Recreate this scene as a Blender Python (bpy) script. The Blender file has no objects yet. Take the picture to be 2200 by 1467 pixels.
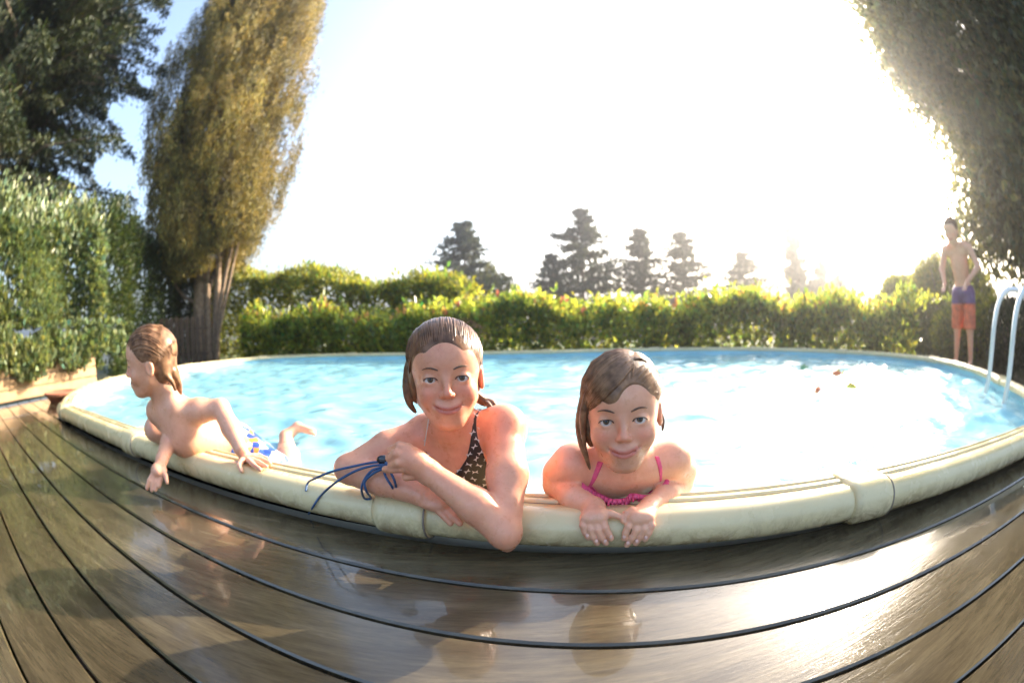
import bpy, math, random
import numpy as np
from mathutils import Vector, Matrix

random.seed(7)
rng = np.random.default_rng(11)
SC = bpy.context.scene
COL = SC.collection

# ------------------------------------------------------------------ camera
PITCH, ROLL = -0.0488636, -0.0272319
CAM_H = 0.46
cam_data = bpy.data.cameras.new("camera")
cam = bpy.data.objects.new("camera", cam_data)
COL.objects.link(cam)
cam_data.type = 'PANO'
cam_data.panorama_type = 'FISHEYE_EQUISOLID'
cam_data.fisheye_lens = 15.02
cam_data.fisheye_fov = math.radians(220)
cam_data.sensor_fit = 'HORIZONTAL'
cam_data.sensor_width = 36.0
cam_data.sensor_height = 24.0
cam_data.clip_start = 0.01
cam_data.dof.use_dof = True
cam_data.dof.focus_distance = 0.86
cam_data.dof.aperture_fstop = 7.5
cam_data.clip_end = 4000
cp, sp = math.cos(PITCH), math.sin(PITCH)
fwd = Vector((0, cp, sp)); right0 = Vector((1, 0, 0)); up0 = Vector((0, -sp, cp))
cr, sr = math.cos(ROLL), math.sin(ROLL)
right = right0 * cr + up0 * sr
up = up0 * cr - right0 * sr
M = Matrix((right, up, -fwd)).transposed().to_4x4()
M.translation = Vector((0, 0, CAM_H))
cam.matrix_world = M
SC.camera = cam

# ------------------------------------------------------------------ sky, sun, exposure
SUN_AZ, SUN_EL = math.radians(51), math.radians(23)
world = bpy.data.worlds.new("World")
SC.world = world
world.use_nodes = True
wn = world.node_tree
wn.nodes.clear()
wo = wn.nodes.new("ShaderNodeOutputWorld")
wb = wn.nodes.new("ShaderNodeBackground")
ws = wn.nodes.new("ShaderNodeTexSky")
ws.sky_type = 'NISHITA'
ws.sun_disc = False
ws.sun_elevation = SUN_EL
ws.sun_rotation = SUN_AZ
ws.air_density = 1.0
ws.dust_density = 3.0
ws.ozone_density = 1.0
wb.inputs[1].default_value = 0.15
wn.links.new(ws.outputs[0], wb.inputs[0])
wn.links.new(wb.outputs[0], wo.inputs[0])
sun_data = bpy.data.lights.new("sun", 'SUN')
sun_data.energy = 4.6
sun_data.angle = math.radians(0.5)
sun_data.color = (1.0, 0.86, 0.68)
sun = bpy.data.objects.new("sun", sun_data)
COL.objects.link(sun)
sdir = Vector((math.sin(SUN_AZ) * math.cos(SUN_EL), math.cos(SUN_AZ) * math.cos(SUN_EL), math.sin(SUN_EL)))
sun.rotation_euler = sdir.to_track_quat('Z', 'Y').to_euler()
SC.view_settings.view_transform = 'Standard'
SC.view_settings.look = 'None'
SC.view_settings.exposure = 2.15
SC.view_settings.gamma = 1.0
SC.view_settings.use_curve_mapping = False
try:
    SC.cycles.use_denoising = True
    SC.cycles.max_bounces = 8
    SC.cycles.transparent_max_bounces = 12
    SC.cycles.volume_bounces = 0
    SC.cycles.caustics_reflective = False
    SC.cycles.caustics_refractive = False
    SC.cycles.sample_clamp_indirect = 6.0
except Exception:
    pass

# ------------------------------------------------------------------ haze
hz = bpy.data.meshes.new("haze")
_b = [(x, y, z) for z in (-17, 48) for x, y in ((-1650, -1650), (1650, -1650), (1650, 1650), (-1650, 1650))]
hz.from_pydata(_b, [], [(3, 2, 1, 0), (4, 5, 6, 7), (0, 1, 5, 4), (1, 2, 6, 5), (2, 3, 7, 6), (3, 0, 4, 7)])
hzo = bpy.data.objects.new("haze", hz); COL.objects.link(hzo); hzo['kind'] = 'stuff'
hm = bpy.data.materials.new("haze"); hm.use_nodes = True; hm.node_tree.nodes.clear()
_o = hm.node_tree.nodes.new("ShaderNodeOutputMaterial"); _v = hm.node_tree.nodes.new("ShaderNodeVolumePrincipled")
_v.inputs['Color'].default_value = (0.95, 0.96, 1.0, 1); _v.inputs['Density'].default_value = 0.0042; _v.inputs['Anisotropy'].default_value = 0.80
hm.node_tree.links.new(_v.outputs[0], _o.inputs['Volume']); hz.materials.append(hm)

# ------------------------------------------------------------------ materials
def mat(name):
    m = bpy.data.materials.new(name); m.use_nodes = True
    nt = m.node_tree; nt.nodes.clear()
    out = nt.nodes.new("ShaderNodeOutputMaterial")
    return m, nt, out

def N(nt, t, **kw):
    n = nt.nodes.new("ShaderNode" + t)
    for k, v in kw.items():
        if k.startswith('i_'):
            key = k[2:]
            key = int(key) if key.isdigit() else key.replace('_', ' ')
            n.inputs[key].default_value = v
        else:
            setattr(n, k, v)
    return n

def ramp(nt, src, stops):
    r = nt.nodes.new("ShaderNodeValToRGB")
    e = r.color_ramp.elements
    while len(e) < len(stops): e.new(0.5)
    for el, (p, c) in zip(e, stops):
        el.position = p
        el.color = (c, c, c, 1) if isinstance(c, (int, float)) else (c[0], c[1], c[2], 1)
    nt.links.new(src, r.inputs[0])
    return r.outputs[0]

def noise(nt, scale, detail=4, rough=0.6, vec=None, dist=0.0):
    n = N(nt, "TexNoise"); n.inputs['Scale'].default_value = scale
    n.inputs['Detail'].default_value = detail; n.inputs['Roughness'].default_value = rough
    n.inputs['Distortion'].default_value = dist
    if vec is not None: nt.links.new(vec, n.inputs['Vector'])
    return n.outputs['Fac']

def bump(nt, h, strength=0.3, dist=0.01):
    b = N(nt, "Bump"); b.inputs['Strength'].default_value = strength; b.inputs['Distance'].default_value = dist
    nt.links.new(h, b.inputs['Height'])
    return b.outputs[0]

def mapping(nt, scale=(1, 1, 1), rot=(0, 0, 0), coord='Object'):
    tc = N(nt, "TexCoord"); mp = N(nt, "Mapping")
    mp.inputs['Scale'].default_value = scale; mp.inputs['Rotation'].default_value = rot
    nt.links.new(tc.outputs[coord], mp.inputs[0])
    return mp.outputs[0]

def simple(name, col, rough=0.5, metal=0.0, nscale=None, var=0.25, bumps=None, attr=None, coat=0.0, spec=0.5):
    m, nt, out = mat(name)
    p = N(nt, "BsdfPrincipled")
    p.inputs['Roughness'].default_value = rough; p.inputs['Metallic'].default_value = metal
    p.inputs['Coat Weight'].default_value = coat; p.inputs['Specular IOR Level'].default_value = spec
    if nscale:
        f = noise(nt, nscale, 5, 0.6, mapping(nt))
        c = ramp(nt, f, [(0.3, tuple(x * (1 - var) for x in col)), (0.7, tuple(min(1, x * (1 + var)) for x in col))])
        nt.links.new(c, p.inputs['Base Color'])
        if bumps: nt.links.new(bump(nt, f, bumps[0], bumps[1]), p.inputs['Normal'])
    else:
        p.inputs['Base Color'].default_value = (*col, 1)
    nt.links.new(p.outputs[0], out.inputs[0])
    return m

def skin_mat(name, base):
    m, nt, out = mat(name)
    p = N(nt, "BsdfPrincipled")
    at = N(nt, "Attribute", attribute_name="tint")
    f = noise(nt, 34, 8, 0.75, mapping(nt))
    c = ramp(nt, f, [(0.32, (base[0] * .86, base[1] * .76, base[2] * .74)), (0.66, base)])
    mx = N(nt, "Mix", data_type='RGBA', blend_type='MULTIPLY'); mx.inputs[0].default_value = 1
    nt.links.new(c, mx.inputs[6]); nt.links.new(at.outputs['Color'], mx.inputs[7])
    nt.links.new(mx.outputs[2], p.inputs['Base Color'])
    p.inputs['Subsurface Weight'].default_value = 0.22
    p.inputs['Subsurface Radius'].default_value = (1.0, 0.35, 0.18)
    p.inputs['Subsurface Scale'].default_value = 0.008
    p.inputs['Roughness'].default_value = 0.38
    f2 = noise(nt, 60, 3, 0.6, mapping(nt))
    r = ramp(nt, f2, [(0.40, 0.50), (0.62, 0.26)]); nt.links.new(r, p.inputs['Roughness'])
    v = N(nt, "TexVoronoi"); v.inputs['Scale'].default_value = 190
    nt.links.new(mapping(nt), v.inputs['Vector'])
    drop = ramp(nt, v.outputs['Distance'], [(0.10, 1.0), (0.22, 0.0)])
    msk = ramp(nt, noise(nt, 14, 2, 0.5, mapping(nt)), [(0.55, 0.0), (0.62, 1.0)])
    mm = N(nt, "Math", operation='MULTIPLY'); nt.links.new(drop, mm.inputs[0]); nt.links.new(msk, mm.inputs[1])
    ad = N(nt, "Math", operation='ADD'); nt.links.new(mm.outputs[0], ad.inputs[0])
    fs = N(nt, "Math", operation='MULTIPLY'); fs.inputs[1].default_value = 0.35
    nt.links.new(noise(nt, 420, 2, 0.5, mapping(nt)), fs.inputs[0]); nt.links.new(fs.outputs[0], ad.inputs[1])
    nt.links.new(bump(nt, ad.outputs[0], 0.35, 0.0014), p.inputs['Normal'])
    nt.links.new(p.outputs[0], out.inputs[0])
    return m

def foliage_mat(name, col, col2, trans=0.35, rough=0.45, tcol=None):
    m, nt, out = mat(name)
    p = N(nt, "BsdfPrincipled"); p.inputs['Roughness'].default_value = rough
    at = N(nt, "Attribute", attribute_name="tint")
    f = noise(nt, 1.3, 4, 0.6, mapping(nt))
    c = ramp(nt, f, [(0.35, col), (0.65, col2)])
    mx = N(nt, "Mix", data_type='RGBA', blend_type='MULTIPLY'); mx.inputs[0].default_value = 1
    nt.links.new(c, mx.inputs[6]); nt.links.new(at.outputs['Color'], mx.inputs[7])
    nt.links.new(mx.outputs[2], p.inputs['Base Color'])
    t = N(nt, "BsdfTranslucent")
    g = N(nt, "Mix", data_type='RGBA', blend_type='MULTIPLY'); g.inputs[0].default_value = 1
    nt.links.new(mx.outputs[2], g.inputs[6]); g.inputs[7].default_value = tcol or (1.9, 1.8, 0.8, 1)
    nt.links.new(g.outputs[2], t.inputs[0])
    s = N(nt, "MixShader"); s.inputs[0].default_value = trans
    nt.links.new(p.outputs[0], s.inputs[1]); nt.links.new(t.outputs[0], s.inputs[2])
    nt.links.new(s.outputs[0], out.inputs[0])
    return m

def plastic_rim():
    m, nt, out = mat("cream_resin")
    p = N(nt, "BsdfPrincipled"); p.inputs['Roughness'].default_value = 0.3
    mp = mapping(nt)
    f = noise(nt, 3.0, 5, 0.65, mp)
    base = ramp(nt, f, [(0.3, (0.64, 0.53, 0.28)), (0.7, (0.74, 0.63, 0.37))])
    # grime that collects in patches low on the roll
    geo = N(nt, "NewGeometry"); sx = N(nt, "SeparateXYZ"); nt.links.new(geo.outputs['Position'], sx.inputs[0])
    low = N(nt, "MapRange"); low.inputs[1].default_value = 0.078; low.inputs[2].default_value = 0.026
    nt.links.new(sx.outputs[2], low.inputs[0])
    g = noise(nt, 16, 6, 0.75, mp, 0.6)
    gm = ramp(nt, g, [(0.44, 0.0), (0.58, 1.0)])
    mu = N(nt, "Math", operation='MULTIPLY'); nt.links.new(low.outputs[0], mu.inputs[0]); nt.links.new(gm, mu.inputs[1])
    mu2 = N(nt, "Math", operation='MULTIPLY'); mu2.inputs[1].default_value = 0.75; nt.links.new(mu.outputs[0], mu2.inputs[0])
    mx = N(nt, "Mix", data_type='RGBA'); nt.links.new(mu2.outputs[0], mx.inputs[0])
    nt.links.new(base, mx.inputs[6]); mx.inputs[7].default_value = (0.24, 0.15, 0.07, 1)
    # thin dried runs
    sc = noise(nt, 50, 4, 0.7, mapping(nt, (1, 1, 0.2)))
    sm = ramp(nt, sc, [(0.62, 0.0), (0.72, 0.35)])
    mx2 = N(nt, "Mix", data_type='RGBA'); nt.links.new(sm, mx2.inputs[0])
    nt.links.new(mx.outputs[2], mx2.inputs[6]); mx2.inputs[7].default_value = (0.38, 0.30, 0.18, 1)
    nt.links.new(mx2.outputs[2], p.inputs['Base Color'])
    wet = noise(nt, 9, 4, 0.6, mp)
    nt.links.new(ramp(nt, wet, [(0.42, 0.14), (0.6, 0.34)]), p.inputs['Roughness'])
    nt.links.new(bump(nt, noise(nt, 90, 4, 0.6, mp), 0.08, 0.002), p.inputs['Normal'])
    nt.links.new(p.outputs[0], out.inputs[0])
    return m

def deck_mat(i):
    m, nt, out = mat("wet_deck_wood")
    p = N(nt, "BsdfPrincipled")
    oi = N(nt, "ObjectInfo")
    tc = N(nt, "TexCoord"); mp = N(nt, "Mapping")
    mp.inputs['Rotation'].default_value = (0, 0, 0.178); mp.inputs['Scale'].default_value = (1.0, 9, 1)
    ofs = N(nt, "CombineXYZ"); mu = N(nt, "Math", operation='MULTIPLY'); mu.inputs[1].default_value = 37
    nt.links.new(oi.outputs['Random'], mu.inputs[0]); nt.links.new(mu.outputs[0], ofs.inputs[0])
    nt.links.new(tc.outputs['Object'], mp.inputs[0]); nt.links.new(ofs.outputs[0], mp.inputs['Location'])
    f = noise(nt, 2.2, 6, 0.7, mp.outputs[0], 0.4)
    fine = noise(nt, 14, 5, 0.75, mp.outputs[0], 0.2)
    c1 = ramp(nt, f, [(0.3, (0.048, 0.037, 0.021)), (0.5, (0.088, 0.069, 0.039)), (0.72, (0.145, 0.117, 0.068))])
    c2 = ramp(nt, fine, [(0.35, 0.60), (0.6, 1.0)])
    mx = N(nt, "Mix", data_type='RGBA', blend_type='MULTIPLY'); mx.inputs[0].default_value = 0.8
    nt.links.new(c1, mx.inputs[6]); nt.links.new(c2, mx.inputs[7])
    br = N(nt, "MapRange"); br.inputs[3].default_value = 0.80; br.inputs[4].default_value = 1.15
    nt.links.new(oi.outputs['Random'], br.inputs[0])
    mx3 = N(nt, "Mix", data_type='RGBA', blend_type='MULTIPLY'); mx3.inputs[0].default_value = 1
    nt.links.new(mx.outputs[2], mx3.inputs[6]); nt.links.new(br.outputs[0], mx3.inputs[7])
    nt.links.new(mx3.outputs[2], p.inputs['Base Color'])
    # a film of splashed water lying in long pools along the boards
    mp2 = mapping(nt, (0.9, 2.6, 1), (0, 0, 0.178))
    w = noise(nt, 1.5, 4, 0.6, mp2, 0.5)
    wet = ramp(nt, w, [(0.34, 0.0), (0.50, 1.0)])
    rr = N(nt, "MapRange"); rr.inputs[3].default_value = 0.28; rr.inputs[4].default_value = 0.12
    nt.links.new(wet, rr.inputs[0]); nt.links.new(rr.outputs[0], p.inputs['Roughness'])
    p.inputs['Specular IOR Level'].default_value = 0.5
    p.inputs['Coat Weight'].default_value = 1.0; p.inputs['Coat IOR'].default_value = 1.36
    cr_ = N(nt, "MapRange"); cr_.inputs[3].default_value = 0.20; cr_.inputs[4].default_value = 0.02
    nt.links.new(wet, cr_.inputs[0]); nt.links.new(cr_.outputs[0], p.inputs['Coat Roughness'])
    nt.links.new(bump(nt, fine, 0.35, 0.002), p.inputs['Normal'])
    cb = N(nt, "Bump"); cb.inputs['Strength'].default_value = 0.12; cb.inputs['Distance'].default_value = 0.002
    nt.links.new(noise(nt, 6, 3, 0.5, mapping(nt, (1, 3, 1), (0, 0, .178))), cb.inputs['Height'])
    nt.links.new(cb.outputs[0], p.inputs['Coat Normal'])
    nt.links.new(p.outputs[0], out.inputs[0])
    return m

def water_mat():
    m, nt, out = mat("pool_water")
    tr = N(nt, "BsdfTransparent"); tr.inputs[0].default_value = (0.66, 0.93, 0.98, 1)
    gl = N(nt, "BsdfGlossy"); gl.inputs['Roughness'].default_value = 0.07
    gl.inputs[0].default_value = (1, 1, 1, 1)
    df = N(nt, "BsdfDiffuse"); df.inputs[0].default_value = (0.36, 0.77, 0.87, 1)
    h1 = noise(nt, 7, 3, 0.55, mapping(nt, (1, 1.3, 1)), 0.8)
    h2 = noise(nt, 24, 3, 0.6, mapping(nt), 0.5)
    mm = N(nt, "Math", operation='MULTIPLY_ADD'); mm.inputs[1].default_value = 0.22
    nt.links.new(h2, mm.inputs[0]); nt.links.new(h1, mm.inputs[2])
    b = bump(nt, mm.outputs[0], 0.55, 0.028)
    nt.links.new(b, gl.inputs['Normal'])
    fr = N(nt, "Fresnel"); fr.inputs[0].default_value = 1.33; nt.links.new(b, fr.inputs[1])
    m0 = N(nt, "MixShader"); m0.inputs[0].default_value = 0.62     # mostly flat pale cyan, the rest clear tint
    nt.links.new(tr.outputs[0], m0.inputs[1]); nt.links.new(df.outputs[0], m0.inputs[2])
    m1 = N(nt, "MixShader"); nt.links.new(fr.outputs[0], m1.inputs[0])
    nt.links.new(m0.outputs[0], m1.inputs[1]); nt.links.new(gl.outputs[0], m1.inputs[2])
    nt.links.new(m1.outputs[0], out.inputs[0])
    return m

M_SKIN1 = skin_mat("skin_sunburnt", (0.80, 0.385, 0.235))
M_SKIN2 = skin_mat("skin_fair", (0.83, 0.45, 0.285))
M_SKIN3 = skin_mat("skin_light", (0.82, 0.465, 0.305))
M_RIM = plastic_rim()
M_DECK = deck_mat(0)
M_WATER = water_mat()
M_LINER = simple("pool_liner", (0.45, 0.80, 0.90), 0.5, nscale=3, var=0.12)
M_GROOVE = simple("painted_groove_shade", (0.085, 0.07, 0.07), 0.35, nscale=20, var=0.3)  # dark colour stands in for shade and wet in the rail grooves
M_SEAL = simple("grey_joint_seal", (0.22, 0.18, 0.14), 0.5, nscale=30, var=0.3)
M_BARK = simple("cypress_bark", (0.30, 0.21, 0.14), 0.85, nscale=14, var=0.45, bumps=(0.8, 0.02))
M_TWIG = simple("twig_bark", (0.16, 0.12, 0.09), 0.85, nscale=14, var=0.4, bumps=(0.6, 0.01))
M_PLANKWALL = simple("tan_plank_wood", (0.42, 0.27, 0.14), 0.55, nscale=5, var=0.25, bumps=(0.3, 0.004))
M_FENCE = simple("dark_fence_wood", (0.085, 0.058, 0.040), 0.8, nscale=7, var=0.4, bumps=(0.5, 0.006))
M_GROUND = simple("grass_and_soil", (0.07, 0.09, 0.035), 0.9, nscale=0.8, var=0.5, bumps=(0.6, 0.05))
M_STONE = simple("pale_paving", (0.42, 0.38, 0.31), 0.7, nscale=6, var=0.2, bumps=(0.3, 0.005))
M_STEEL = simple("white_ladder_steel", (0.80, 0.80, 0.78), 0.22, metal=0.35)
M_TERRA = simple("terracotta", (0.34, 0.14, 0.08), 0.7, nscale=12, var=0.25, bumps=(0.3, 0.004))

# ------------------------------------------------------------------ mesh helpers
def link(o, parent=None):
    COL.objects.link(o)
    if parent is not None: o.parent = parent
    return o

def mesh_np(name, V, F, m=None, parent=None, smooth=False, tint=None, verts_per=None):
    """V (n,3); F (m,k) same-size faces or list"""
    me = bpy.data.meshes.new(name)
    V = np.asarray(V, dtype=np.float32)
    if isinstance(F, np.ndarray):
        k = F.shape[1]; nf = F.shape[0]
        me.vertices.add(len(V)); me.vertices.foreach_set('co', V.ravel())
        me.loops.add(nf * k); me.loops.foreach_set('vertex_index', F.astype(np.int32).ravel())
        me.polygons.add(nf); me.polygons.foreach_set('loop_start', np.arange(nf, dtype=np.int32) * k)
        me.update(calc_edges=True)
    else:
        me.from_pydata([tuple(map(float, v)) for v in V], [], F); me.update()
    if smooth:
        me.polygons.foreach_set('use_smooth', np.ones(len(me.polygons), dtype=bool))
    if tint is not None:
        a = me.color_attributes.new('tint', 'FLOAT_COLOR', 'POINT')
        c = np.ones((len(V), 4), dtype=np.float32); c[:, :3] = tint
        a.data.foreach_set('color', c.ravel())
    if m is not None: me.materials.append(m)
    me.validate(clean_customdata=False)
    return link(bpy.data.objects.new(name, me), parent)

def tag(o, label=None, cat=None, group=None, kind=None):
    if label: o['label'] = label
    if cat: o['category'] = cat
    if group: o['group'] = group
    if kind: o['kind'] = kind
    return o

def empty(name, loc=(0, 0, 0)):
    o = bpy.data.objects.new(name, None); COL.objects.link(o); o.location = loc
    o.empty_display_size = 0.1
    return o

def tube_data(pts, radii, sides=8, cap=True):
    pts = [Vector(p) for p in pts]
    n = len(pts)
    if isinstance(radii, (int, float)): radii = [radii] * n
    V = []; F = []
    prev = None
    for i, p in enumerate(pts):
        d = (pts[min(i + 1, n - 1)] - pts[max(i - 1, 0)]).normalized()
        if prev is None:
            a = Vector((0, 0, 1)) if abs(d.z) < 0.9 else Vector((1, 0, 0))
            u = d.cross(a).normalized()
        else:
            u = (prev - d * prev.dot(d)).normalized()
        prev = u; w = d.cross(u)
        for s in range(sides):
            t = 2 * math.pi * s / sides
            V.append(p + (u * math.cos(t) + w * math.sin(t)) * radii[i])
    for i in range(n - 1):
        for s in range(sides):
            a = i * sides + s; b = i * sides + (s + 1) % sides
            F.append((a, b, b + sides, a + sides))
    if cap:
        F.append(tuple(range(sides - 1, -1, -1))); F.append(tuple((n - 1) * sides + s for s in range(sides)))
    return [tuple(v) for v in V], F

class Bag:
    def __init__(s): s.V = []; s.F = []
    def add(s, V, F):
        o = len(s.V); s.V += list(V); s.F += [tuple(i + o for i in f) for f in F]; return s
    def tube(s, pts, r, sides=8, cap=True): return s.add(*tube_data(pts, r, sides, cap))
    def box(s, c, d, rz=0.0, bev=0.0):
        cx, cy, cz = c; hx, hy, hz = d[0] / 2, d[1] / 2, d[2] / 2
        ca, sa = math.cos(rz), math.sin(rz)
        V = []
        if bev <= 0:
            for z in (-hz, hz):
                for x, y in ((-hx, -hy), (hx, -hy), (hx, hy), (-hx, hy)):
                    V.append((cx + x * ca - y * sa, cy + x * sa + y * ca, cz + z))
            F = [(3, 2, 1, 0), (4, 5, 6, 7), (0, 1, 5, 4), (1, 2, 6, 5), (2, 3, 7, 6), (3, 0, 4, 7)]
        else:
            lv = [(-hz, bev), (-hz + bev, 0), (hz - bev, 0), (hz, bev)]
            for z, b in lv:
                for x, y in ((-hx + b, -hy + b), (hx - b, -hy + b), (hx - b, hy - b), (-hx + b, hy - b)):
                    V.append((cx + x * ca - y * sa, cy + x * sa + y * ca, cz + z))
            F = [(3, 2, 1, 0), (12, 13, 14, 15)]
            for l in range(3):
                for i in range(4):
                    a = l * 4 + i; b_ = l * 4 + (i + 1) % 4
                    F.append((a, b_, b_ + 4, a + 4))
        return s.add(V, F)
    def obj(s, name, m, parent=None, smooth=False):
        return mesh_np(name, np.array(s.V), s.F, m, parent, smooth)

def catmull(pts, per=8, closed=False):
    P = [np.array(p, float) for p in pts]; n = len(P); out = []
    rngi = range(n if closed else n - 1)
    for i in rngi:
        if closed: p0, p1, p2, p3 = P[(i - 1) % n], P[i], P[(i + 1) % n], P[(i + 2) % n]
        else: p0, p1, p2, p3 = P[max(i - 1, 0)], P[i], P[i + 1], P[min(i + 2, n - 1)]
        for j in range(per):
            t = j / per
            out.append(0.5 * ((2 * p1) + (-p0 + p2) * t + (2 * p0 - 5 * p1 + 4 * p2 - p3) * t * t + (-p0 + 3 * p1 - 3 * p2 + p3) * t ** 3))
    if not closed: out.append(P[-1])
    return out

# ------------------------------------------------------------------ pool outline (inner edge of the top rail)
CTRL = [(-2.56, 1.335), (-1.95, 1.225), (-1.457, 1.137), (-0.676, 0.995), (0.04, 0.850), (0.45, 0.766), (0.80, 0.693), (1.30, 0.585), (1.80, 0.480),
        (2.12, 0.43), (2.48, 0.62), (3.02, 1.13), (3.52, 1.72), (3.80, 2.45), (3.62, 3.42), (2.84, 4.36), (1.70, 4.86), (0.40, 5.04),
        (-1.00, 5.18), (-2.40, 5.33), (-3.35, 5.12), (-3.74, 4.45), (-3.88, 3.70), (-3.82, 2.90), (-3.58, 2.25), (-3.12, 1.70), (-2.74, 1.42)]
OUT = np.array(catmull(CTRL, 10, True))
seg = np.linalg.norm(np.roll(OUT, -1, 0) - OUT, axis=1)
cum = np.concatenate([[0], np.cumsum(seg)])
TOTAL = cum[-1]
def path(s):
    s = s % TOTAL
    i = min(int(np.searchsorted(cum, s, side='right')) - 1, len(OUT) - 1)
    t = (s - cum[i]) / seg[i]
    return OUT[i] * (1 - t) + OUT[(i + 1) % len(OUT)] * t
def frame(s):
    p = path(s); d = path(s + 0.05) - path(s - 0.05); d /= np.linalg.norm(d)
    return p, d, np.array([d[1], -d[0]])          # outward (outline runs left to right at the near side)
def s_near(x, y):
    return float(cum[int(np.argmin(((OUT - np.array([x, y])) ** 2).sum(1)))])
Pin = OUT

# ------------------------------------------------------------------ ground
def ring_mesh(name, inner, radii, zs, m):
    c = inner.mean(0); V = []; n = len(inner)
    for r, z in zip(radii, zs):
        for p in inner:
            d = p - c; L = np.linalg.norm(d)
            q = c + d / L * (L + r)
            V.append((q[0], q[1], z))
    F = []
    for k in range(len(radii) - 1):
        for i in range(n):
            j = (i + 1) % n
            F.append((k * n + i, k * n + j, (k + 1) * n + j, (k + 1) * n + i))
    return mesh_np(name, np.array(V), F, m, None, True)
g = ring_mesh("ground", Pin[::3], [0.10, 0.5, 2, 6, 14, 40, 120, 400, 1500], [-0.12, -0.12, -0.12, -0.12, -0.8, -4, -10, -14, -14], M_GROUND)
tag(g, kind='structure')

# hill that rises at the right, far off
def hill_h(x, y):
    return 29 * np.exp(-(((x - 150) / 50) ** 2 + ((y - 95) / 60) ** 2)) + 12 * np.exp(-(((x - 62) / 34) ** 2 + ((y - 88) / 30) ** 2)) - 9
gx = np.linspace(10, 300, 60); gy = np.linspace(20, 260, 50)
X, Y = np.meshgrid(gx, gy, indexing='ij')
Z = hill_h(X, Y) + 0.6 * np.sin(X * .21) * np.cos(Y * .17)
V = np.stack([X, Y, Z], -1).reshape(-1, 3)
ii = np.arange(59)[:, None] * 50 + np.arange(49)[None, :]
F = np.stack([ii, ii + 50, ii + 51, ii + 1], -1).reshape(-1, 4)
tag(mesh_np("hill", V, F, M_GROUND, None, True), kind='structure')

# ------------------------------------------------------------------ deck boards
YAW = -0.17807; PITCHB = 0.145; OFF = 5.217
E1 = np.array([math.cos(YAW), math.sin(YAW)]); E2 = np.array([-math.sin(YAW), math.cos(YAW)])
deck = empty("pool_deck", (0, 0, 0)); tag(deck, kind='structure')
WALL_X = -4.06
def inside(p):
    x, y = p; c = False; n = len(OUT); j = n - 1
    for i in range(n):
        xi, yi = OUT[i]; xj, yj = OUT[j]
        if (yi > y) != (yj > y) and x < (xj - xi) * (y - yi) / (yj - yi) + xi: c = not c
        j = i
    return c
OUTP = OUT @ np.array([E1, E2]).T     # outline in board coordinates (a along, p across)
def cross_a(p):
    r = []
    n = len(OUTP)
    for i in range(n):
        a, b = OUTP[i], OUTP[(i + 1) % n]
        if (a[1] > p) != (b[1] > p):
            t = (p - a[1]) / (b[1] - a[1]); r.append(a[0] + t * (b[0] - a[0]))
    return (min(r), max(r)) if r else None
def board(p0, p1, a_lo, a_hi, pieces=1):
    """a_lo / a_hi functions of p"""
    rows = 4; V = []; b = 0.004
    prof = [(0.0, -0.024), (0.0, -b), (b, 0.0)] + [((p1 - p0) * t, 0.0) for t in (.25, .5, .75)] + [(p1 - p0 - b, 0.0), (p1 - p0, -b), (p1 - p0, -0.024)]
    if min(a_hi(p0) - a_lo(p0), a_hi(p1) - a_lo(p1)) < 0.08: return
    for dp, z in prof:
        p = p0 + dp
        for k in range(2):
            a = a_lo(p) if k == 0 else a_hi(p)
            q = E1 * a + E2 * p
            V.append((q[0], q[1], z))
    n = len(prof); F = []
    for i in range(n - 1):
        F.append((2 * i, 2 * i + 1, 2 * i + 3, 2 * i + 2))
    F.append((0, 2 * n - 2, 2 * n - 1, 1))
    F.append(tuple(range(0, 2 * n, 2))[::1]); F.append(tuple(range(1, 2 * n, 2))[::-1])
    mesh_np("plank", np.array(V), F, M_DECK, deck)
for k in range(-17, 24):
    p0 = (OFF - k - 1) * PITCHB + 0.0036; p1 = (OFF - k) * PITCHB - 0.0036
    if p0 > 3.2: continue
    wall_lo = lambda p: (WALL_X + 0.02 - E2[0] * p) / E1[0]
    far_hi = lambda p: 6.2
    c0, c1 = cross_a(p0), cross_a(p1)
    if c0 is None and c1 is None:
        if k > 22: continue
        lo = wall_lo if p0 > 0 else (lambda p: -4.6)
        # long boards are butted end to end
        cut = [-1.9, 0.9, 2.6][k % 3] + 0.07 * math.sin(k * 7.7) if p0 < -0.4 else [2.9, 3.6][k % 2]
        board(p0, p1, lo, lambda p: cut - 0.002)
        board(p0, p1, lambda p: cut + 0.002, far_hi)
    else:
        def lim(j, p):
            c = cross_a(p)
            if c is None: c = cross_a(p1) or cross_a(p0)
            return c[j]
        board(p0, p1, wall_lo, lambda p: lim(0, p) - 0.065)
        board(p0, p1, lambda p: lim(1, p) + 0.065, far_hi)
# joists and underlay beneath the boards
bg = Bag()
for a in np.arange(-4.2, 6.2, 0.5):
    for (q0, q1) in ((-2.6, 0.55),):
        c = E1 * a + E2 * ((q0 + q1) / 2)
        bg.box((c[0], c[1], -0.065), (0.045, q1 - q0, 0.075), YAW)
bg.obj("joist", M_FENCE, deck)["kind"] = "stuff"

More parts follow.
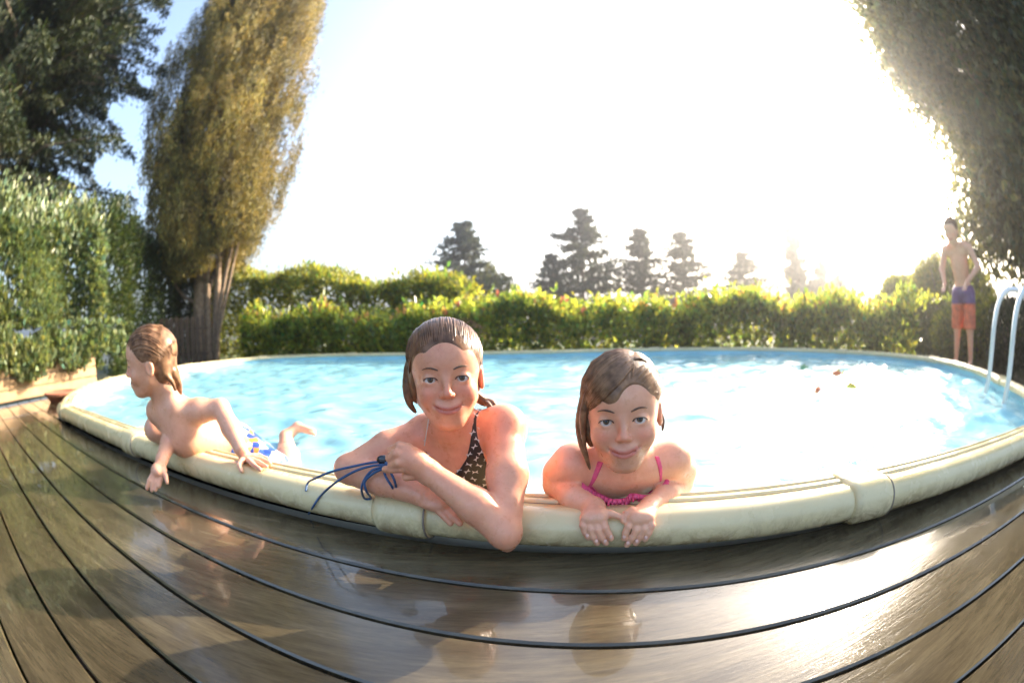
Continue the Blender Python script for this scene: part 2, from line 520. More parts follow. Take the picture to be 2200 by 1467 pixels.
# ------------------------------------------------------------------ pool
pool = empty("swimming_pool", (0, 0, 0))
tag(pool, "oval above-ground swimming pool with a cream rolled top rail, sunk level with the wooden deck", "swimming pool")
WID = 0.082; RC = (WID, 0.056); RR = 0.041
def rail_profile():
    pr = [(0.0, 0.062), (0.0, 0.091), (0.004, 0.095)]
    for a, b in ((0.012, 0.027), (0.044, 0.060)):
        pr += [(a, 0.0965), (a + 0.0015, 0.0895), (b - 0.0015, 0.0895), (b, 0.0965)]
    for t in range(0, 15):
        th = math.radians(90 - t * 250 / 14)
        pr.append((RC[0] + RR * math.cos(th), RC[1] + RR * math.sin(th)))
    return pr
PROF = rail_profile()
def sweep(s0, s1, prof, step=0.05, grow=0.0):
    n = max(2, int((s1 - s0) / step) + 1); V = []; F = []; m = len(prof)
    for i in range(n):
        s = s0 + (s1 - s0) * i / (n - 1)
        p, d, o = frame(s)
        for u, z in prof: V.append((p[0] + o[0] * u, p[1] + o[1] * u, z))
    for i in range(n - 1):
        for j in range(m - 1):
            a = i * m + j
            F.append((a, a + 1, a + m + 1, a + m))
    F.append(tuple(range(m))[::-1]); F.append(tuple((n - 1) * m + j for j in range(m)))
    return V, F
joints = [s_near(-2.62, 1.36), s_near(-1.457, 1.137), s_near(-0.235, 0.90), s_near(0.80, 0.693), s_near(2.05, 0.43), s_near(3.02, 1.13), s_near(3.80, 2.30),
          s_near(3.55, 3.50), s_near(2.80, 4.40), s_near(1.68, 4.88), s_near(0.38, 5.05), s_near(-0.9, 5.17), s_near(-2.2, 5.32),
          s_near(-3.40, 5.10), s_near(-3.86, 3.95), s_near(-3.68, 2.50)]
joints = sorted(joints)
PROFO = [(u - (0.006 if u < 0.02 else 0), z) for u, z in PROF]
for i, s0 in enumerate(joints):
    s1 = joints[(i + 1) % len(joints)]
    if s1 <= s0: s1 += TOTAL
    V, F = sweep(s0 + 0.01, s1 - 0.01, PROF)
    o = mesh_np("rim_rail", np.array(V), F, M_RIM, pool, True)
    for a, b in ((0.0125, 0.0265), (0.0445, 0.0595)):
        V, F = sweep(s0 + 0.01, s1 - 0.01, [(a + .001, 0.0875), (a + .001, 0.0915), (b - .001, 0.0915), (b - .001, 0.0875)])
        mesh_np("groove_shade_strip", np.array(V), F, M_GROOVE, o, True)  # strip added to darken the recess, not a part of the rail
    # cap over the joint: a swollen sleeve with a seal ring at its right end
    V = []; m = 22; n = 11; F = []
    ss = np.linspace(-0.065, 0.062, n)
    for s in ss:
        t = (s + 0.065) / 0.127
        g_ = 0.0085 * min(1, (max(t, 0.0) / 0.12) ** .5) + 0.002 if t < 0.93 else 0.0055
        p, d, o_ = frame(s0 + s)
        pr2 = [(-0.004, 0.060), (-0.005, 0.098 + g_ * .35), (WID * .5, 0.0985 + g_ * .35)]
        for q in range(19):
            th = math.radians(96 - q * 262 / 18); r = RR + g_
            pr2.append((RC[0] + r * math.cos(th), RC[1] + r * math.sin(th)))
        for u, z in pr2: V.append((p[0] + o_[0] * u, p[1] + o_[1] * u, z))
    for a in range(n - 1):
        for b in range(m - 1):
            q = a * m + b; F.append((q, q + 1, q + m + 1, q + m))
    F.append(tuple(range(m))[::-1]); F.append(tuple((n - 1) * m + j for j in range(m)))
    c = mesh_np("rim_cap", np.array(V), F, M_RIM, pool, True)
    ringpts = []
    p, d, o_ = frame(s0 + 0.060)
    for q in range(19):
        th = math.radians(96 - q * 262 / 18); r = RR + 0.0065
        u, z = RC[0] + r * math.cos(th), RC[1] + r * math.sin(th)
        ringpts.append((p[0] + o_[0] * u, p[1] + o_[1] * u, z))
    Bag().tube(ringpts, 0.0026, 6).obj("joint_seal", M_SEAL, c, True)
# wall and floor
def inset(P, d):
    c = P.mean(0); v = P - c; L = np.linalg.norm(v, axis=1, keepdims=True)
    return c + v * (L + d) / L
Wp = inset(OUT, 0.02)
n = len(Wp)
V = [(p[0], p[1], z) for z in (0.075, -1.15) for p in Wp]
F = [(i, (i + 1) % n, n + (i + 1) % n, n + i) for i in range(n)]
mesh_np("liner_wall", np.array(V), F, M_LINER, pool, True)
mesh_np("liner_floor", np.array([(p[0], p[1], -1.148) for p in Wp]), [tuple(range(n))], M_LINER, pool)
Wo = inset(OUT, 0.05)
V = [(p[0], p[1], z) for z in (0.07, -1.2) for p in Wo]
mesh_np("outer_wall", np.array(V), F, simple("pool_outer_wall", (0.45, 0.40, 0.30), 0.6), pool, True)

# ------------------------------------------------------------------ water surface
WATER_Z = 0.030
def wave(x, y):
    z = np.zeros_like(x)
    r = np.random.default_rng(3)
    for i in range(34):
        lam = 0.16 * (1.13 ** (i * .6)) if i < 22 else r.uniform(0.10, 0.5)
        a = r.uniform(0, 2 * math.pi); k = 2 * math.pi / lam
        amp = 0.0034 * lam ** 0.7
        ph = r.uniform(0, 6.28)
        q = np.sin(k * (x * math.cos(a) + y * math.sin(a)) + ph + 0.6 * np.sin(1.7 * x + i) + .5 * np.cos(2.1 * y - i))
        z += amp * (2 * ((q + 1) / 2) ** 1.6 - 1)
    # ripples pushed out by the bathers
    for cx, cy, A in ((-0.12, 0.98, .004), (0.2, 0.98, .004), (-0.98, 1.5, .007), (-0.75, 1.35, .005)):
        d = np.hypot(x - cx, y - cy)
        z += A * np.sin(d * 48) * np.exp(-d * 2.6)
    return z
Wi = inset(OUT, 0.015)
cen = np.array([-0.2, 2.9]); RINGS = 190
seam = np.repeat(Wi, 2, axis=0); seam[1::2] = (Wi + np.roll(Wi, -1, 0)) / 2
nn = len(seam)
fr_ = (np.arange(1, RINGS + 1) / RINGS) ** 0.85
XY = cen[None, None] + fr_[:, None, None] * (seam - cen)[None]
XY = np.concatenate([cen[None], XY.reshape(-1, 2)])
ZZ = WATER_Z + wave(XY[:, 0], XY[:, 1])
V = np.column_stack([XY, ZZ])
i = np.arange(nn); j = (i + 1) % nn
F = [np.column_stack([1 + k * nn + i, 1 + k * nn + j, 1 + (k + 1) * nn + j, 1 + (k + 1) * nn + i]) for k in range(RINGS - 1)]
F = np.concatenate(F)[:, ::-1]
tag(mesh_np("water", V, F, M_WATER, None, True), kind='structure')

# ------------------------------------------------------------------ foliage helpers
def leaves(name, P, D, L, W, m, parent, tint, fold=0.25, jitter=0.6, kind='stuff'):
    n = len(P)
    D = D + rng.normal(0, jitter, (n, 3)); D /= np.linalg.norm(D, axis=1, keepdims=True)
    S = np.cross(D, rng.normal(0, 1, (n, 3))); S /= np.linalg.norm(S, axis=1, keepdims=True) + 1e-9
    U = np.cross(D, S)
    L = (L * rng.uniform(0.6, 1.25, n))[:, None]; W = (W * rng.uniform(0.7, 1.2, n))[:, None]
    v0 = P; v2 = P + D * L; mid = P + D * L * 0.5
    v1 = mid + S * W * .5 + U * W * fold; v3 = mid - S * W * .5 + U * W * fold
    V = np.stack([v0, v1, v2, v3], 1).reshape(-1, 3)
    b = np.arange(n)[:, None] * 4
    F = np.stack([np.concatenate([b, b + 1, b + 2], 1), np.concatenate([b, b + 2, b + 3], 1)], 1).reshape(-1, 3)
    t = np.repeat(np.asarray(tint, np.float32), 4, axis=0)
    o = mesh_np(name, V, F, m, parent, False, t)
    if kind: o['kind'] = kind
    return o

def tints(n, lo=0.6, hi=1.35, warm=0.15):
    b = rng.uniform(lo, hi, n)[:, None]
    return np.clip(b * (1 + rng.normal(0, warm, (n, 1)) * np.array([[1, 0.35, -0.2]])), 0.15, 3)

def lump(P, s, seed=0):
    r = np.random.default_rng(seed); z = np.zeros(len(P))
    for i in range(7):
        k = r.normal(0, 1, 3); k *= s * (1 + .45 * i) / np.linalg.norm(k)
        z += np.sin(P @ k + r.uniform(0, 6.28)) / (1 + .35 * i)
    return z / 3.0

def slab_hedge(n, pts, zlo, ztop, thick, seed, lift=0.12):
    """points through a hedge that follows a polyline; ztop is a function of the distance along"""
    pts = np.array(pts, float); sg = np.linalg.norm(np.diff(pts, axis=0), axis=1); cu = np.concatenate([[0], np.cumsum(sg)])
    s = rng.uniform(0, cu[-1], n); i = np.clip(np.searchsorted(cu, s) - 1, 0, len(sg) - 1)
    t = (s - cu[i]) / sg[i]; p = pts[i] * (1 - t)[:, None] + pts[i + 1] * t[:, None]
    d = (pts[i + 1] - pts[i]) / sg[i][:, None]; nrm = np.stack([d[:, 1], -d[:, 0]], 1)
    top = ztop(s)
    # shell: most leaves near the skin
    a = rng.uniform(0, 1, n); face = rng.uniform(0, 1, n)
    depth = rng.exponential(0.10, n)
    u = np.where(face < .68, thick / 2 - depth, rng.uniform(-thick / 2, thick / 2, n))
    z = np.where(face < .68, zlo + (top - zlo) * a, top - depth)
    z = np.maximum(z, zlo)
    P = np.column_stack([p + nrm * u[:, None], z])
    q = lump(P, 3.2, seed)
    out = np.column_stack([nrm * (face < .68)[:, None], (face >= .68) * 1.0])
    P = P + out * (q * lift)[:, None] + np.column_stack([np.zeros(n), np.zeros(n), (face >= .68) * np.abs(rng.normal(0, lift * .5, n))])
    keep = lump(P, 9.0, seed + 5) + rng.normal(0, .35, n) > -0.45
    return P[keep], (out + np.array([0, 0, 0.6]))[keep]

# ------------------------------------------------------------------ hedge behind the pool (photinia)
M_PHOT = foliage_mat("photinia_leaf", (0.13, 0.175, 0.042), (0.27, 0.30, 0.075), 0.58, 0.25)
hedge = empty("hedge", (0, 5.9, -0.1))
tag(hedge, "low leafy hedge with red new shoots running straight behind the far rail of the pool", "hedge")
hp = [(-4.3, 6.15), (-2.2, 6.15), (0.5, 5.95), (2.4, 5.45), (3.9, 4.6), (4.9, 3.3)]
def top1(s): return 0.55 + 0.05 * np.sin(s * 1.9) + .06 * np.sin(s * 4.3 + 1) + .05 * np.sin(s * 9.1) + 0.05 * np.exp(-((s - 4.3) / .5) ** 2)
H0 = np.array([0, 5.9, -.1])
P, D = slab_hedge(26000, hp, -0.1, top1, 0.80, 21, .2)
leaves("foliage", P - H0, D, 0.12, 0.056, M_PHOT, hedge, tints(len(P), .45, 1.6, .25))
uP = np.column_stack([rng.uniform(0, 1, 5200), rng.uniform(0, 1, 5200)])
s_ = np.repeat(rng.uniform(.2, 10.4, 520), 10); sg_ = np.linalg.norm(np.diff(np.array(hp), axis=0), axis=1); cu_ = np.concatenate([[0], np.cumsum(sg_)])
k_ = np.clip(np.searchsorted(cu_, s_) - 1, 0, len(sg_) - 1); q_ = np.array(hp)[k_] + (np.array(hp)[k_ + 1] - np.array(hp)[k_]) * ((s_ - cu_[k_]) / sg_[k_])[:, None]
ht_ = np.repeat(rng.uniform(.05, .26, 520), 10); off_ = np.repeat(rng.uniform(-.36, .36, (520, 2)), 10, 0)
P = np.column_stack([q_ + off_ + rng.normal(0, .012, (5200, 2)), top1(s_) - .02 + ht_ * uP[:, 0]])
leaves("sprigs", P - H0, np.column_stack([rng.normal(0, .8, (5200, 2)), np.full(5200, .8)]), 0.10, 0.042, M_PHOT, hedge, tints(5200, .8, 1.8, .25), jitter=.2)
n = 520
P, D = slab_hedge(n, hp, 0.45, lambda s: top1(s) + 0.06, 0.7, 21, .16)
rt = np.tile(np.array([[2.3, 1.1, 2.2]]), (len(P), 1)) * rng.uniform(.6, 1.2, (len(P), 1))
leaves("red_shoots", P - H0 + np.array([0, 0, .04]), D + np.array([0, 0, 1.0]), 0.10, 0.04, M_PHOT, hedge, rt, jitter=.35)
# single young leaves standing clear of the top, each one a piece
lm = None
M_RED = foliage_mat("young_photinia_leaf", (0.42, 0.17, 0.11), (0.55, 0.25, 0.14), 0.5, 0.35, (1.6, 1.2, 1.0, 1))
hp_a = np.array(hp)
for c in range(36):
    s = random.uniform(0.3, 9.6)
    sg = np.linalg.norm(np.diff(hp_a, axis=0), axis=1); cu = np.concatenate([[0], np.cumsum(sg)])
    k = min(int(np.searchsorted(cu, s)) - 1, len(sg) - 1); t = (s - cu[k]) / sg[k]
    b = hp_a[k] * (1 - t) + hp_a[k + 1] * t
    bx, by = b[0] + random.uniform(-.1, .1), b[1] - random.uniform(0, .3)
    bz = float(top1(np.array([s]))[0]) + random.uniform(.0, .12)
    for q in range(5):
        if lm is None:
            me = bpy.data.meshes.new("leaf")
            me.from_pydata([(0, 0, 0), (.016, .006, .03), (.013, .006, .065), (0, 0, .10), (-.013, .006, .065), (-.016, .006, .03), (0, -.003, .05)], [],
                           [(0, 1, 6), (1, 2, 6), (2, 3, 6), (3, 4, 6), (4, 5, 6), (5, 0, 6)])
            a = me.color_attributes.new('tint', 'FLOAT_COLOR', 'POINT'); a.data.foreach_set('color', [1.0] * 28)
            me.materials.append(M_RED); lm = me
        o = bpy.data.objects.new("leaf", lm); link(o, hedge)
        o.location = (bx - 0, by - 5.9, bz + 0.1)
        o.rotation_euler = (random.uniform(.1, .8), 0, random.uniform(0, 6.28)); o.scale = [random.uniform(.8, 1.3)] * 3
tw = Bag()
for c in range(60):
    x = random.uniform(-4, 3); y = 6.1 - max(0, x) * .22
    tw.tube([(x, y - 5.9, 0), (x + random.uniform(-.1, .1), y - 5.9 - random.uniform(0, .2), .35), (x + random.uniform(-.2, .2), y - 5.9 - random.uniform(0, .25), .62)], [.012, .008, .004], 5)
tw.obj("twigs", M_TWIG, hedge)["kind"] = "stuff"

# taller paler hedge between the cypress and the low one
M_TALLH = foliage_mat("laurel_leaf", (0.13, 0.15, 0.03), (0.23, 0.24, 0.05), 0.45, 0.4)
h2 = empty("hedge", (-3.5, 7.1, -0.1))
tag(h2, "taller yellow-green hedge sloping down to the right from beside the cypress trunks", "hedge")
def top2(s): return 1.85 - 0.135 * s + .05 * np.sin(s * 2.3)
P, D = slab_hedge(30000, [(-7.2, 8.1), (-5.0, 7.9), (-3.0, 7.5), (-0.6, 7.0)], -0.1, lambda s: np.maximum(.5, top2(s)), 1.1, 31, .15)
leaves("foliage", P - np.array([-3.5, 7.1, -.1]), D, 0.11, 0.05, M_TALLH, h2, tints(len(P), .6, 1.8, .25))

# dark hedge left of the cypress
M_DARKH = foliage_mat("dark_privet_leaf", (0.030, 0.050, 0.016), (0.07, 0.095, 0.03), 0.25, 0.4)
h3 = empty("hedge", (-6.5, 6.2, -0.1))
tag(h3, "dark shaded hedge filling the corner between the ivy wall and the cypress", "hedge")
P, D = slab_hedge(46000, [(-6.5, 3.6), (-7.3, 5.4), (-7.9, 7.2), (-7.0, 8.4)], -0.1, lambda s: 2.2 + .2 * np.sin(s * 1.3 + 1) + .05 * s, 1.3, 41, .25)
leaves("foliage", P - np.array([-6.5, 6.2, -.1]), D, 0.085, 0.045, M_DARKH, h3, tints(len(P), .5, 1.6, .2))

# bright foliage trained over the low plank wall at the left
M_IVY = foliage_mat("ivy_leaf", (0.10, 0.135, 0.065), (0.20, 0.24, 0.12), 0.30, 0.35)
h4 = empty("ivy_bank", (-4.9, 1.9, 0.2))
tag(h4, "thick bright green climbing foliage spilling over the tan plank wall at far left", "ivy")
P, D = slab_hedge(70000, [(-4.35, -1.9), (-4.45, 0.2), (-4.65, 1.6), (-4.78, 2.75)], 0.27, lambda s: 1.50 + .12 * np.sin(s * 1.9) + .08 * np.sin(s * 5), 1.05, 51, .3)
P2_ = rng.uniform(0, 1, len(P)) < .16
P[P2_] = np.column_stack([rng.uniform(-4.09, -3.93, P2_.sum()), rng.uniform(-1.9, 2.9, P2_.sum()), np.zeros(P2_.sum())])
yv = P[P2_, 1]; low_ = .31 + .05 * np.sin(yv * 2.9) + .04 * np.sin(yv * 7.3 + 1)
P[P2_, 2] = low_ + (0.62 - low_) * rng.uniform(0, 1, P2_.sum()) ** .8
P[:, 2] -= 0.10 * np.abs(np.sin(P[:, 1] * 5.1)) * (P[:, 2] < .6)
leaves("foliage", P - np.array([-4.9, 1.9, .2]), D, 0.075, 0.048, M_IVY, h4, tints(len(P), .5, 1.5, .2))

# plank wall
wall = empty("plank_wall", (-4.1, 1.0, 0)); tag(wall, "low tan timber wall of horizontal planks at the left edge of the deck", "wall")
wallmesh = {}
yy0, yy1 = -2.4, 2.5
for r in range(4):
    for c in range(3):
        key = c
        ya = yy0 + (yy1 - yy0) * c / 3 + .003; yb = yy0 + (yy1 - yy0) * (c + 1) / 3 - .003
        if key not in wallmesh:
            o = Bag().box((0, 0, 0), (0.035, yb - ya, 0.088), 0, 0.005).obj("plank", M_PLANKWALL, wall); wallmesh[key] = o.data
        else:
            o = bpy.data.objects.new("plank", wallmesh[key]); link(o, wall)
        o.location = (0.0 + (0.004 if (r + c) % 2 else 0), (ya + yb) / 2 - 1.0, 0.065 + r * 0.095)
Bag().box((0.0, 0.05 - 1.0, 0.42), (0.11, yy1 - yy0 + .02, 0.03), 0, 0.006).obj("coping_board", M_PLANKWALL, wall)
for yy in (-2.3, -.7, .9, 2.42):
    Bag().box((-0.06, yy - 1.0, 0.20), (0.06, 0.07, 0.40), 0, 0.004).obj("post", M_FENCE, wall)

# brown planter pot by the pool's left corner
pot = empty("flower_pot", (-3.62, 1.72, 0)); tag(pot, "small reddish brown clay pot lying low beside the left corner of the pool", "pot")
prof = [(0.0, 0.0), (0.11, 0.0), (0.15, 0.05), (0.165, 0.055), (0.165, 0.075), (0.145, 0.075), (0.12, 0.05), (0, 0.045)]
V = []; F = []; ns = 24
for r, z in prof:
    for k in range(ns): V.append((r * math.cos(k * 2 * math.pi / ns), r * math.sin(k * 2 * math.pi / ns), z))
for a in range(len(prof) - 1):
    for k in range(ns): F.append((a * ns + k, a * ns + (k + 1) % ns, (a + 1) * ns + (k + 1) % ns, (a + 1) * ns + k))
mesh_np("bowl", np.array(V), F, M_TERRA, pot, True)
Bag().tube([(0.165 * math.cos(t), 0.165 * math.sin(t), .072) for t in np.linspace(0, 6.283, 25)], .007, 6, False).obj("lip", M_TERRA, pot, True)

# fence panel behind the boy
fence = empty("fence", (-5.6, 6.1, -0.1)); tag(fence, "dark weathered picket fence panel behind the boy's head, left of the cypress trunks", "fence")
pk = None
for i in range(9):
    if pk is None:
        b = Bag(); b.box((0, 0, 0.42), (0.085, 0.02, 0.84), 0, 0.004); b.add([(-.04, -.009, .84), (.04, -.009, .84), (.04, .009, .84), (-.04, .009, .84), (0, 0, .89)], [(0, 1, 4), (1, 2, 4), (2, 3, 4), (3, 0, 4)])
        o = b.obj("picket", M_FENCE, fence); pk = o.data
    else:
        o = bpy.data.objects.new("picket", pk); link(o, fence)
    t = i / 13; o.location = (-0.75 + 1.28 * t, -0.45 + 0.75 * t, random.uniform(-.01, .01)); o.rotation_euler.z = 0.5
for z in (.2, .65):
    Bag().tube([(-.8, -.45, z), (.12, .06, z)], .02, 4).obj("rail", M_FENCE, fence)

# ------------------------------------------------------------------ trees
def add_tree(loc, label, cat='tree', group=None):
    t = empty("tree", loc); tag(t, label, cat, group); return t

# big cypress
M_CYP = foliage_mat("cypress_spray", (0.12, 0.108, 0.030), (0.30, 0.245, 0.065), 0.30, 0.6, (1.6, 1.3, .6, 1))
cyp = add_tree((-6.3, 6.9, -0.1), "tall full cypress with several bare stems at its foot and golden lit foliage", "cypress tree")
cyp.name = "cypress_tree"
H = 17.0
def cyp_r(z):
    z = np.asarray(z, float)
    return np.interp(z, [1.5, 2.2, 3.4, 5.0, 8.0, 12, 15, 17], [0.45, 1.15, 1.60, 1.75, 1.70, 1.35, .8, .05])
nc = 5600                       # plumes
z = 1.75 + (H - 1.8) * rng.uniform(0, 1, nc) ** 1.15
a = rng.uniform(0, 2 * math.pi, nc)
zlow = 1.55 + 0.9 * (0.5 + 0.5 * np.sin(a * 3 + 2)) * (np.cos(a) > -.4)
z = np.maximum(z, zlow)
rad = cyp_r(z) * (1 + .13 * np.sin(a * 5 + z * 1.1) + .08 * np.sin(a * 9 - z * 2.3)) * (1 - .42 * rng.uniform(0, 1, nc) ** 1.6)
lean = 0.02 * z
C = np.column_stack([rad * np.cos(a) + lean, rad * np.sin(a), z])
per = 64
CP = np.repeat(C, per, 0); ar = np.repeat(a, per)
hgt = rng.uniform(0, 1, nc * per); plume = np.repeat(rng.uniform(.38, .80, nc), per)
wid = 0.075 * np.sqrt(np.clip(1 - hgt, 0, 1)) + .015
outv = np.column_stack([np.cos(ar), np.sin(ar), np.zeros(len(ar))])
P = CP + np.column_stack([rng.normal(0, 1, (nc * per, 2)) * wid[:, None], (hgt - .3) * plume]) + outv * (0.10 * hgt)[:, None]
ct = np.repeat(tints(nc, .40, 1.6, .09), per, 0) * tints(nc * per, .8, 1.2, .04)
leaves("foliage", P, outv * .35 + np.array([0, 0, 1.2]), 0.07, 0.026, M_CYP, cyp, ct, jitter=.3)
# inner dark twig mass keeps the crown from being see-through
b = Bag()
for i in range(260):
    zz = random.uniform(1.6, 14); aa = random.uniform(0, 6.28); r1 = float(cyp_r(zz)) * .8
    b.tube([(0.02 * zz, 0, zz - .5), (r1 * .5 * math.cos(aa) + .02 * zz, r1 * .5 * math.sin(aa), zz - .1), (r1 * math.cos(aa) + .02 * zz, r1 * math.sin(aa), zz + .5)], [.03, .02, .008], 5)
b.obj("branches", M_TWIG, cyp)["kind"] = "stuff"
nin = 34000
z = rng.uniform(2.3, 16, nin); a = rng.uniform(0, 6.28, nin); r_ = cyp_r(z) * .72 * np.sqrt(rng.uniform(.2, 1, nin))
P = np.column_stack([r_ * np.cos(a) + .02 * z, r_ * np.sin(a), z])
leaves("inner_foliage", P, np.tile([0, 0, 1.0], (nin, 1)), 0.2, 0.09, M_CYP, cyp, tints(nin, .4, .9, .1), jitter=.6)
def stem(pts, rr, parent, name="trunk", m=None, sides=12):
    pp = catmull(pts, 6); rad_ = np.interp(np.linspace(0, 1, len(pp)), np.linspace(0, 1, len(rr)), rr)
    V, F = tube_data(pp, list(rad_), sides)
    V = np.array(V); V += (rng.normal(0, 1, V.shape) * .04 * np.repeat(rad_, sides)[:, None])
    return mesh_np(name, V, F, m or M_BARK, parent, True)
stem([(0, 0, 0), (-.04, 0, .9), (-.03, .02, 1.9), (.05, 0, 4), (.15, 0, 9), (.3, 0, 15)], [.23, .19, .17, .15, .1, .03], cyp)
stem([(.24, -.05, 0), (.21, -.02, .8), (.16, 0, 1.8), (.2, 0, 3.6)], [.10, .075, .07, .05], cyp, "stem")
stem([(.36, .0, 0), (.42, .0, .9), (.46, .02, 1.6), (.5, 0, 2.8)], [.09, .075, .07, .05], cyp, "stem")
stem([(.42, -.04, 0), (.55, -.05, .8), (.68, -.04, 1.5), (.95, 0, 2.6)], [.07, .055, .05, .03], cyp, "stem")
stem([(.46, -.05, .3), (.70, -.06, 1.0), (.86, -.04, 1.6), (1.1, 0, 2.6)], [.04, .035, .03, .02], cyp, "stem")
stem([(-.12, -.1, 1.2), (-.5, -.1, 1.35), (-.85, -.1, 1.7), (-1.1, 0, 2.3)], [.05, .04, .03, .015], cyp, "stem")

# left dark conifer with drooping boughs
M_CED = foliage_mat("dark_conifer_needles", (0.022, 0.034, 0.018), (0.06, 0.075, 0.030), 0.2, 0.6)
def boughs(n_b, origin_fn, dir_fn, length, per, droop, seed, spread=.35):
    r = np.random.default_rng(seed); Ps = []; Ds = []; lines = []
    for i in range(n_b):
        o = np.array(origin_fn(r)); d = np.array(dir_fn(r)); d /= np.linalg.norm(d); L = length * r.uniform(.6, 1.1)
        t = np.sort(r.uniform(.12, 1, per) ** .8)
        side = np.cross(d, [0, 0, 1.0]); side /= np.linalg.norm(side)
        w = spread * L * (1 - t) * 1.0 + .05
        off = r.uniform(-1, 1, per)
        p = o + np.outer(t * L, d) + side * (w * off)[:, None]
        p[:, 2] += -droop * L * t ** 2 - .12 * np.abs(off) * w - np.abs(r.normal(0, .05, per)) * L * .5
        Ps.append(p); Ds.append(np.tile(d * .8 + [0, 0, -.5], (per, 1)) + side * off[:, None])
        lines.append([o, o + d * L * .5 - [0, 0, droop * L * .25], o + d * L - [0, 0, droop * L]])
    return np.concatenate(Ps), np.concatenate(Ds), lines
ced = add_tree((-9.9, 2.0, -0.1), "large dark conifer with drooping boughs overhanging the top left corner", "conifer tree")
def ced_o(r): 
    z = r.uniform(3.2, 13.5); return (0, 0, z)
def ced_d(r):
    a = r.uniform(0, 2 * math.pi); return (math.cos(a), math.sin(a), r.uniform(.05, .35))
P, D, lines = boughs(330, ced_o, ced_d, 4.2, 640, .28, 5, .30)
P2 = P.copy()
leaves("foliage", P2, D, 0.16, 0.045, M_CED, ced, tints(len(P2), .45, 1.5, .2), jitter=.5)
b = Bag()
for l in lines: b.tube(l, [.05, .03, .01], 5)
b.obj("branches", M_TWIG, ced)["kind"] = "stuff"
stem([(0, 0, 0), (.05, 0, 4), (0, 0, 9), (0, 0, 15)], [.32, .25, .17, .04], ced, m=M_TWIG)

# right overhanging tree
M_RT = foliage_mat("broad_dark_leaf", (0.085, 0.095, 0.055), (0.15, 0.155, 0.085), 0.5, 0.5)
rt = add_tree((6.3, 1.6, -0.1), "big dark tree leaning in over the top right corner behind the standing boy", "tree")
cl = []
rr = np.random.default_rng(9)
for i in range(150):
    v = rr.normal(0, 1, 3); v /= np.linalg.norm(v)
    c = np.array([1.0, -.55, 5.6]) + v * np.array([2.75, 2.7, 2.9]) * rr.uniform(.5, 1) ** .5
    cl.append(c)
for i in range(45):
    cl.append(np.array([rr.uniform(-.7, 1.2), rr.uniform(-1.2, 1.0), rr.uniform(1.3, 3.2)]))
cl = np.array(cl); per = 620
P = np.repeat(cl, per, 0) + rng.normal(0, .34, (len(cl) * per, 3))
leaves("foliage", P, np.tile([0, 0, .4], (len(P), 1)), .12, .075, M_RT, rt, tints(len(P), .5, 1.4, .2), jitter=1.0)
stem([(0, 0, 0), (-.05, .05, 1.2), (.1, 0, 3.0), (.3, -.2, 5), (.3, -.2, 7)], [.20, .15, .14, .1, .04], rt, m=M_BARK)
for i in range(7):
    c = cl[i * 19]; stem([(.1, 0, 2.8), tuple((np.array([.1, 0, 3]) + c) / 2), tuple(c)], [.07, .05, .02], rt, "limb", sides=7)

# shrubs at the right end
M_SHR = foliage_mat("olive_shrub_leaf", (0.09, 0.105, 0.032), (0.17, 0.18, 0.055), 0.45, 0.5)
def shrub(loc, rad3, n, label, m, cat="shrub", leaf=.08, seed=1):
    s = empty("shrub", loc); tag(s, label, cat)
    r = np.random.default_rng(seed)
    v = r.normal(0, 1, (n, 3)); v /= np.linalg.norm(v, axis=1, keepdims=True)
    rad_ = r.uniform(.55, 1, n) ** .5 * (1 + .16 * lump(v * 2.2, 2.0, seed))
    P = v * rad_[:, None] * np.array(rad3); P[:, 2] += rad3[2] * .92
    ok = P[:, 2] > .02
    leaves("foliage", P[ok], v[ok] + np.array([0, 0, .5]), leaf, leaf * .45, m, s, tints(ok.sum(), .5, 1.5, .2), jitter=.6)
    b = Bag()
    for i in range(9):
        w = r.normal(0, .35, 2)
        b.tube([(0, 0, 0), (w[0] * rad3[0] * .6, w[1] * rad3[1] * .6, rad3[2] * .8), (w[0] * rad3[0] * 1.3, w[1] * rad3[1] * 1.3, rad3[2] * 1.6)], [.03, .02, .006], 5)
    b.obj("stems", M_TWIG, s)["kind"] = "stuff"
    return s
shrub((7.5, 5.0, -.3), (1.0, 1.0, .80), 22000, "tall dense olive-green shrub at the right end of the low hedge", M_SHR, seed=3)
shrub((7.1, 3.8, -.3), (.95, .95, .95), 22000, "rounded hazy shrub just left of the standing boy", M_SHR, seed=4)
shrub((6.6, 2.9, -.2), (.9, .9, .50), 16000, "lower yellowish shrub behind the standing boy's legs", M_TALLH, seed=5)
M_BOX = foliage_mat("clipped_box_leaf", (0.018, 0.026, 0.010), (0.035, 0.045, 0.016), 0.2, 0.5)
shrub((5.1, 1.62, -.12), (.48, .48, .42), 12000, "dark rounded shrub on the right between the standing boy and the ladder", M_BOX, leaf=.05, seed=6)

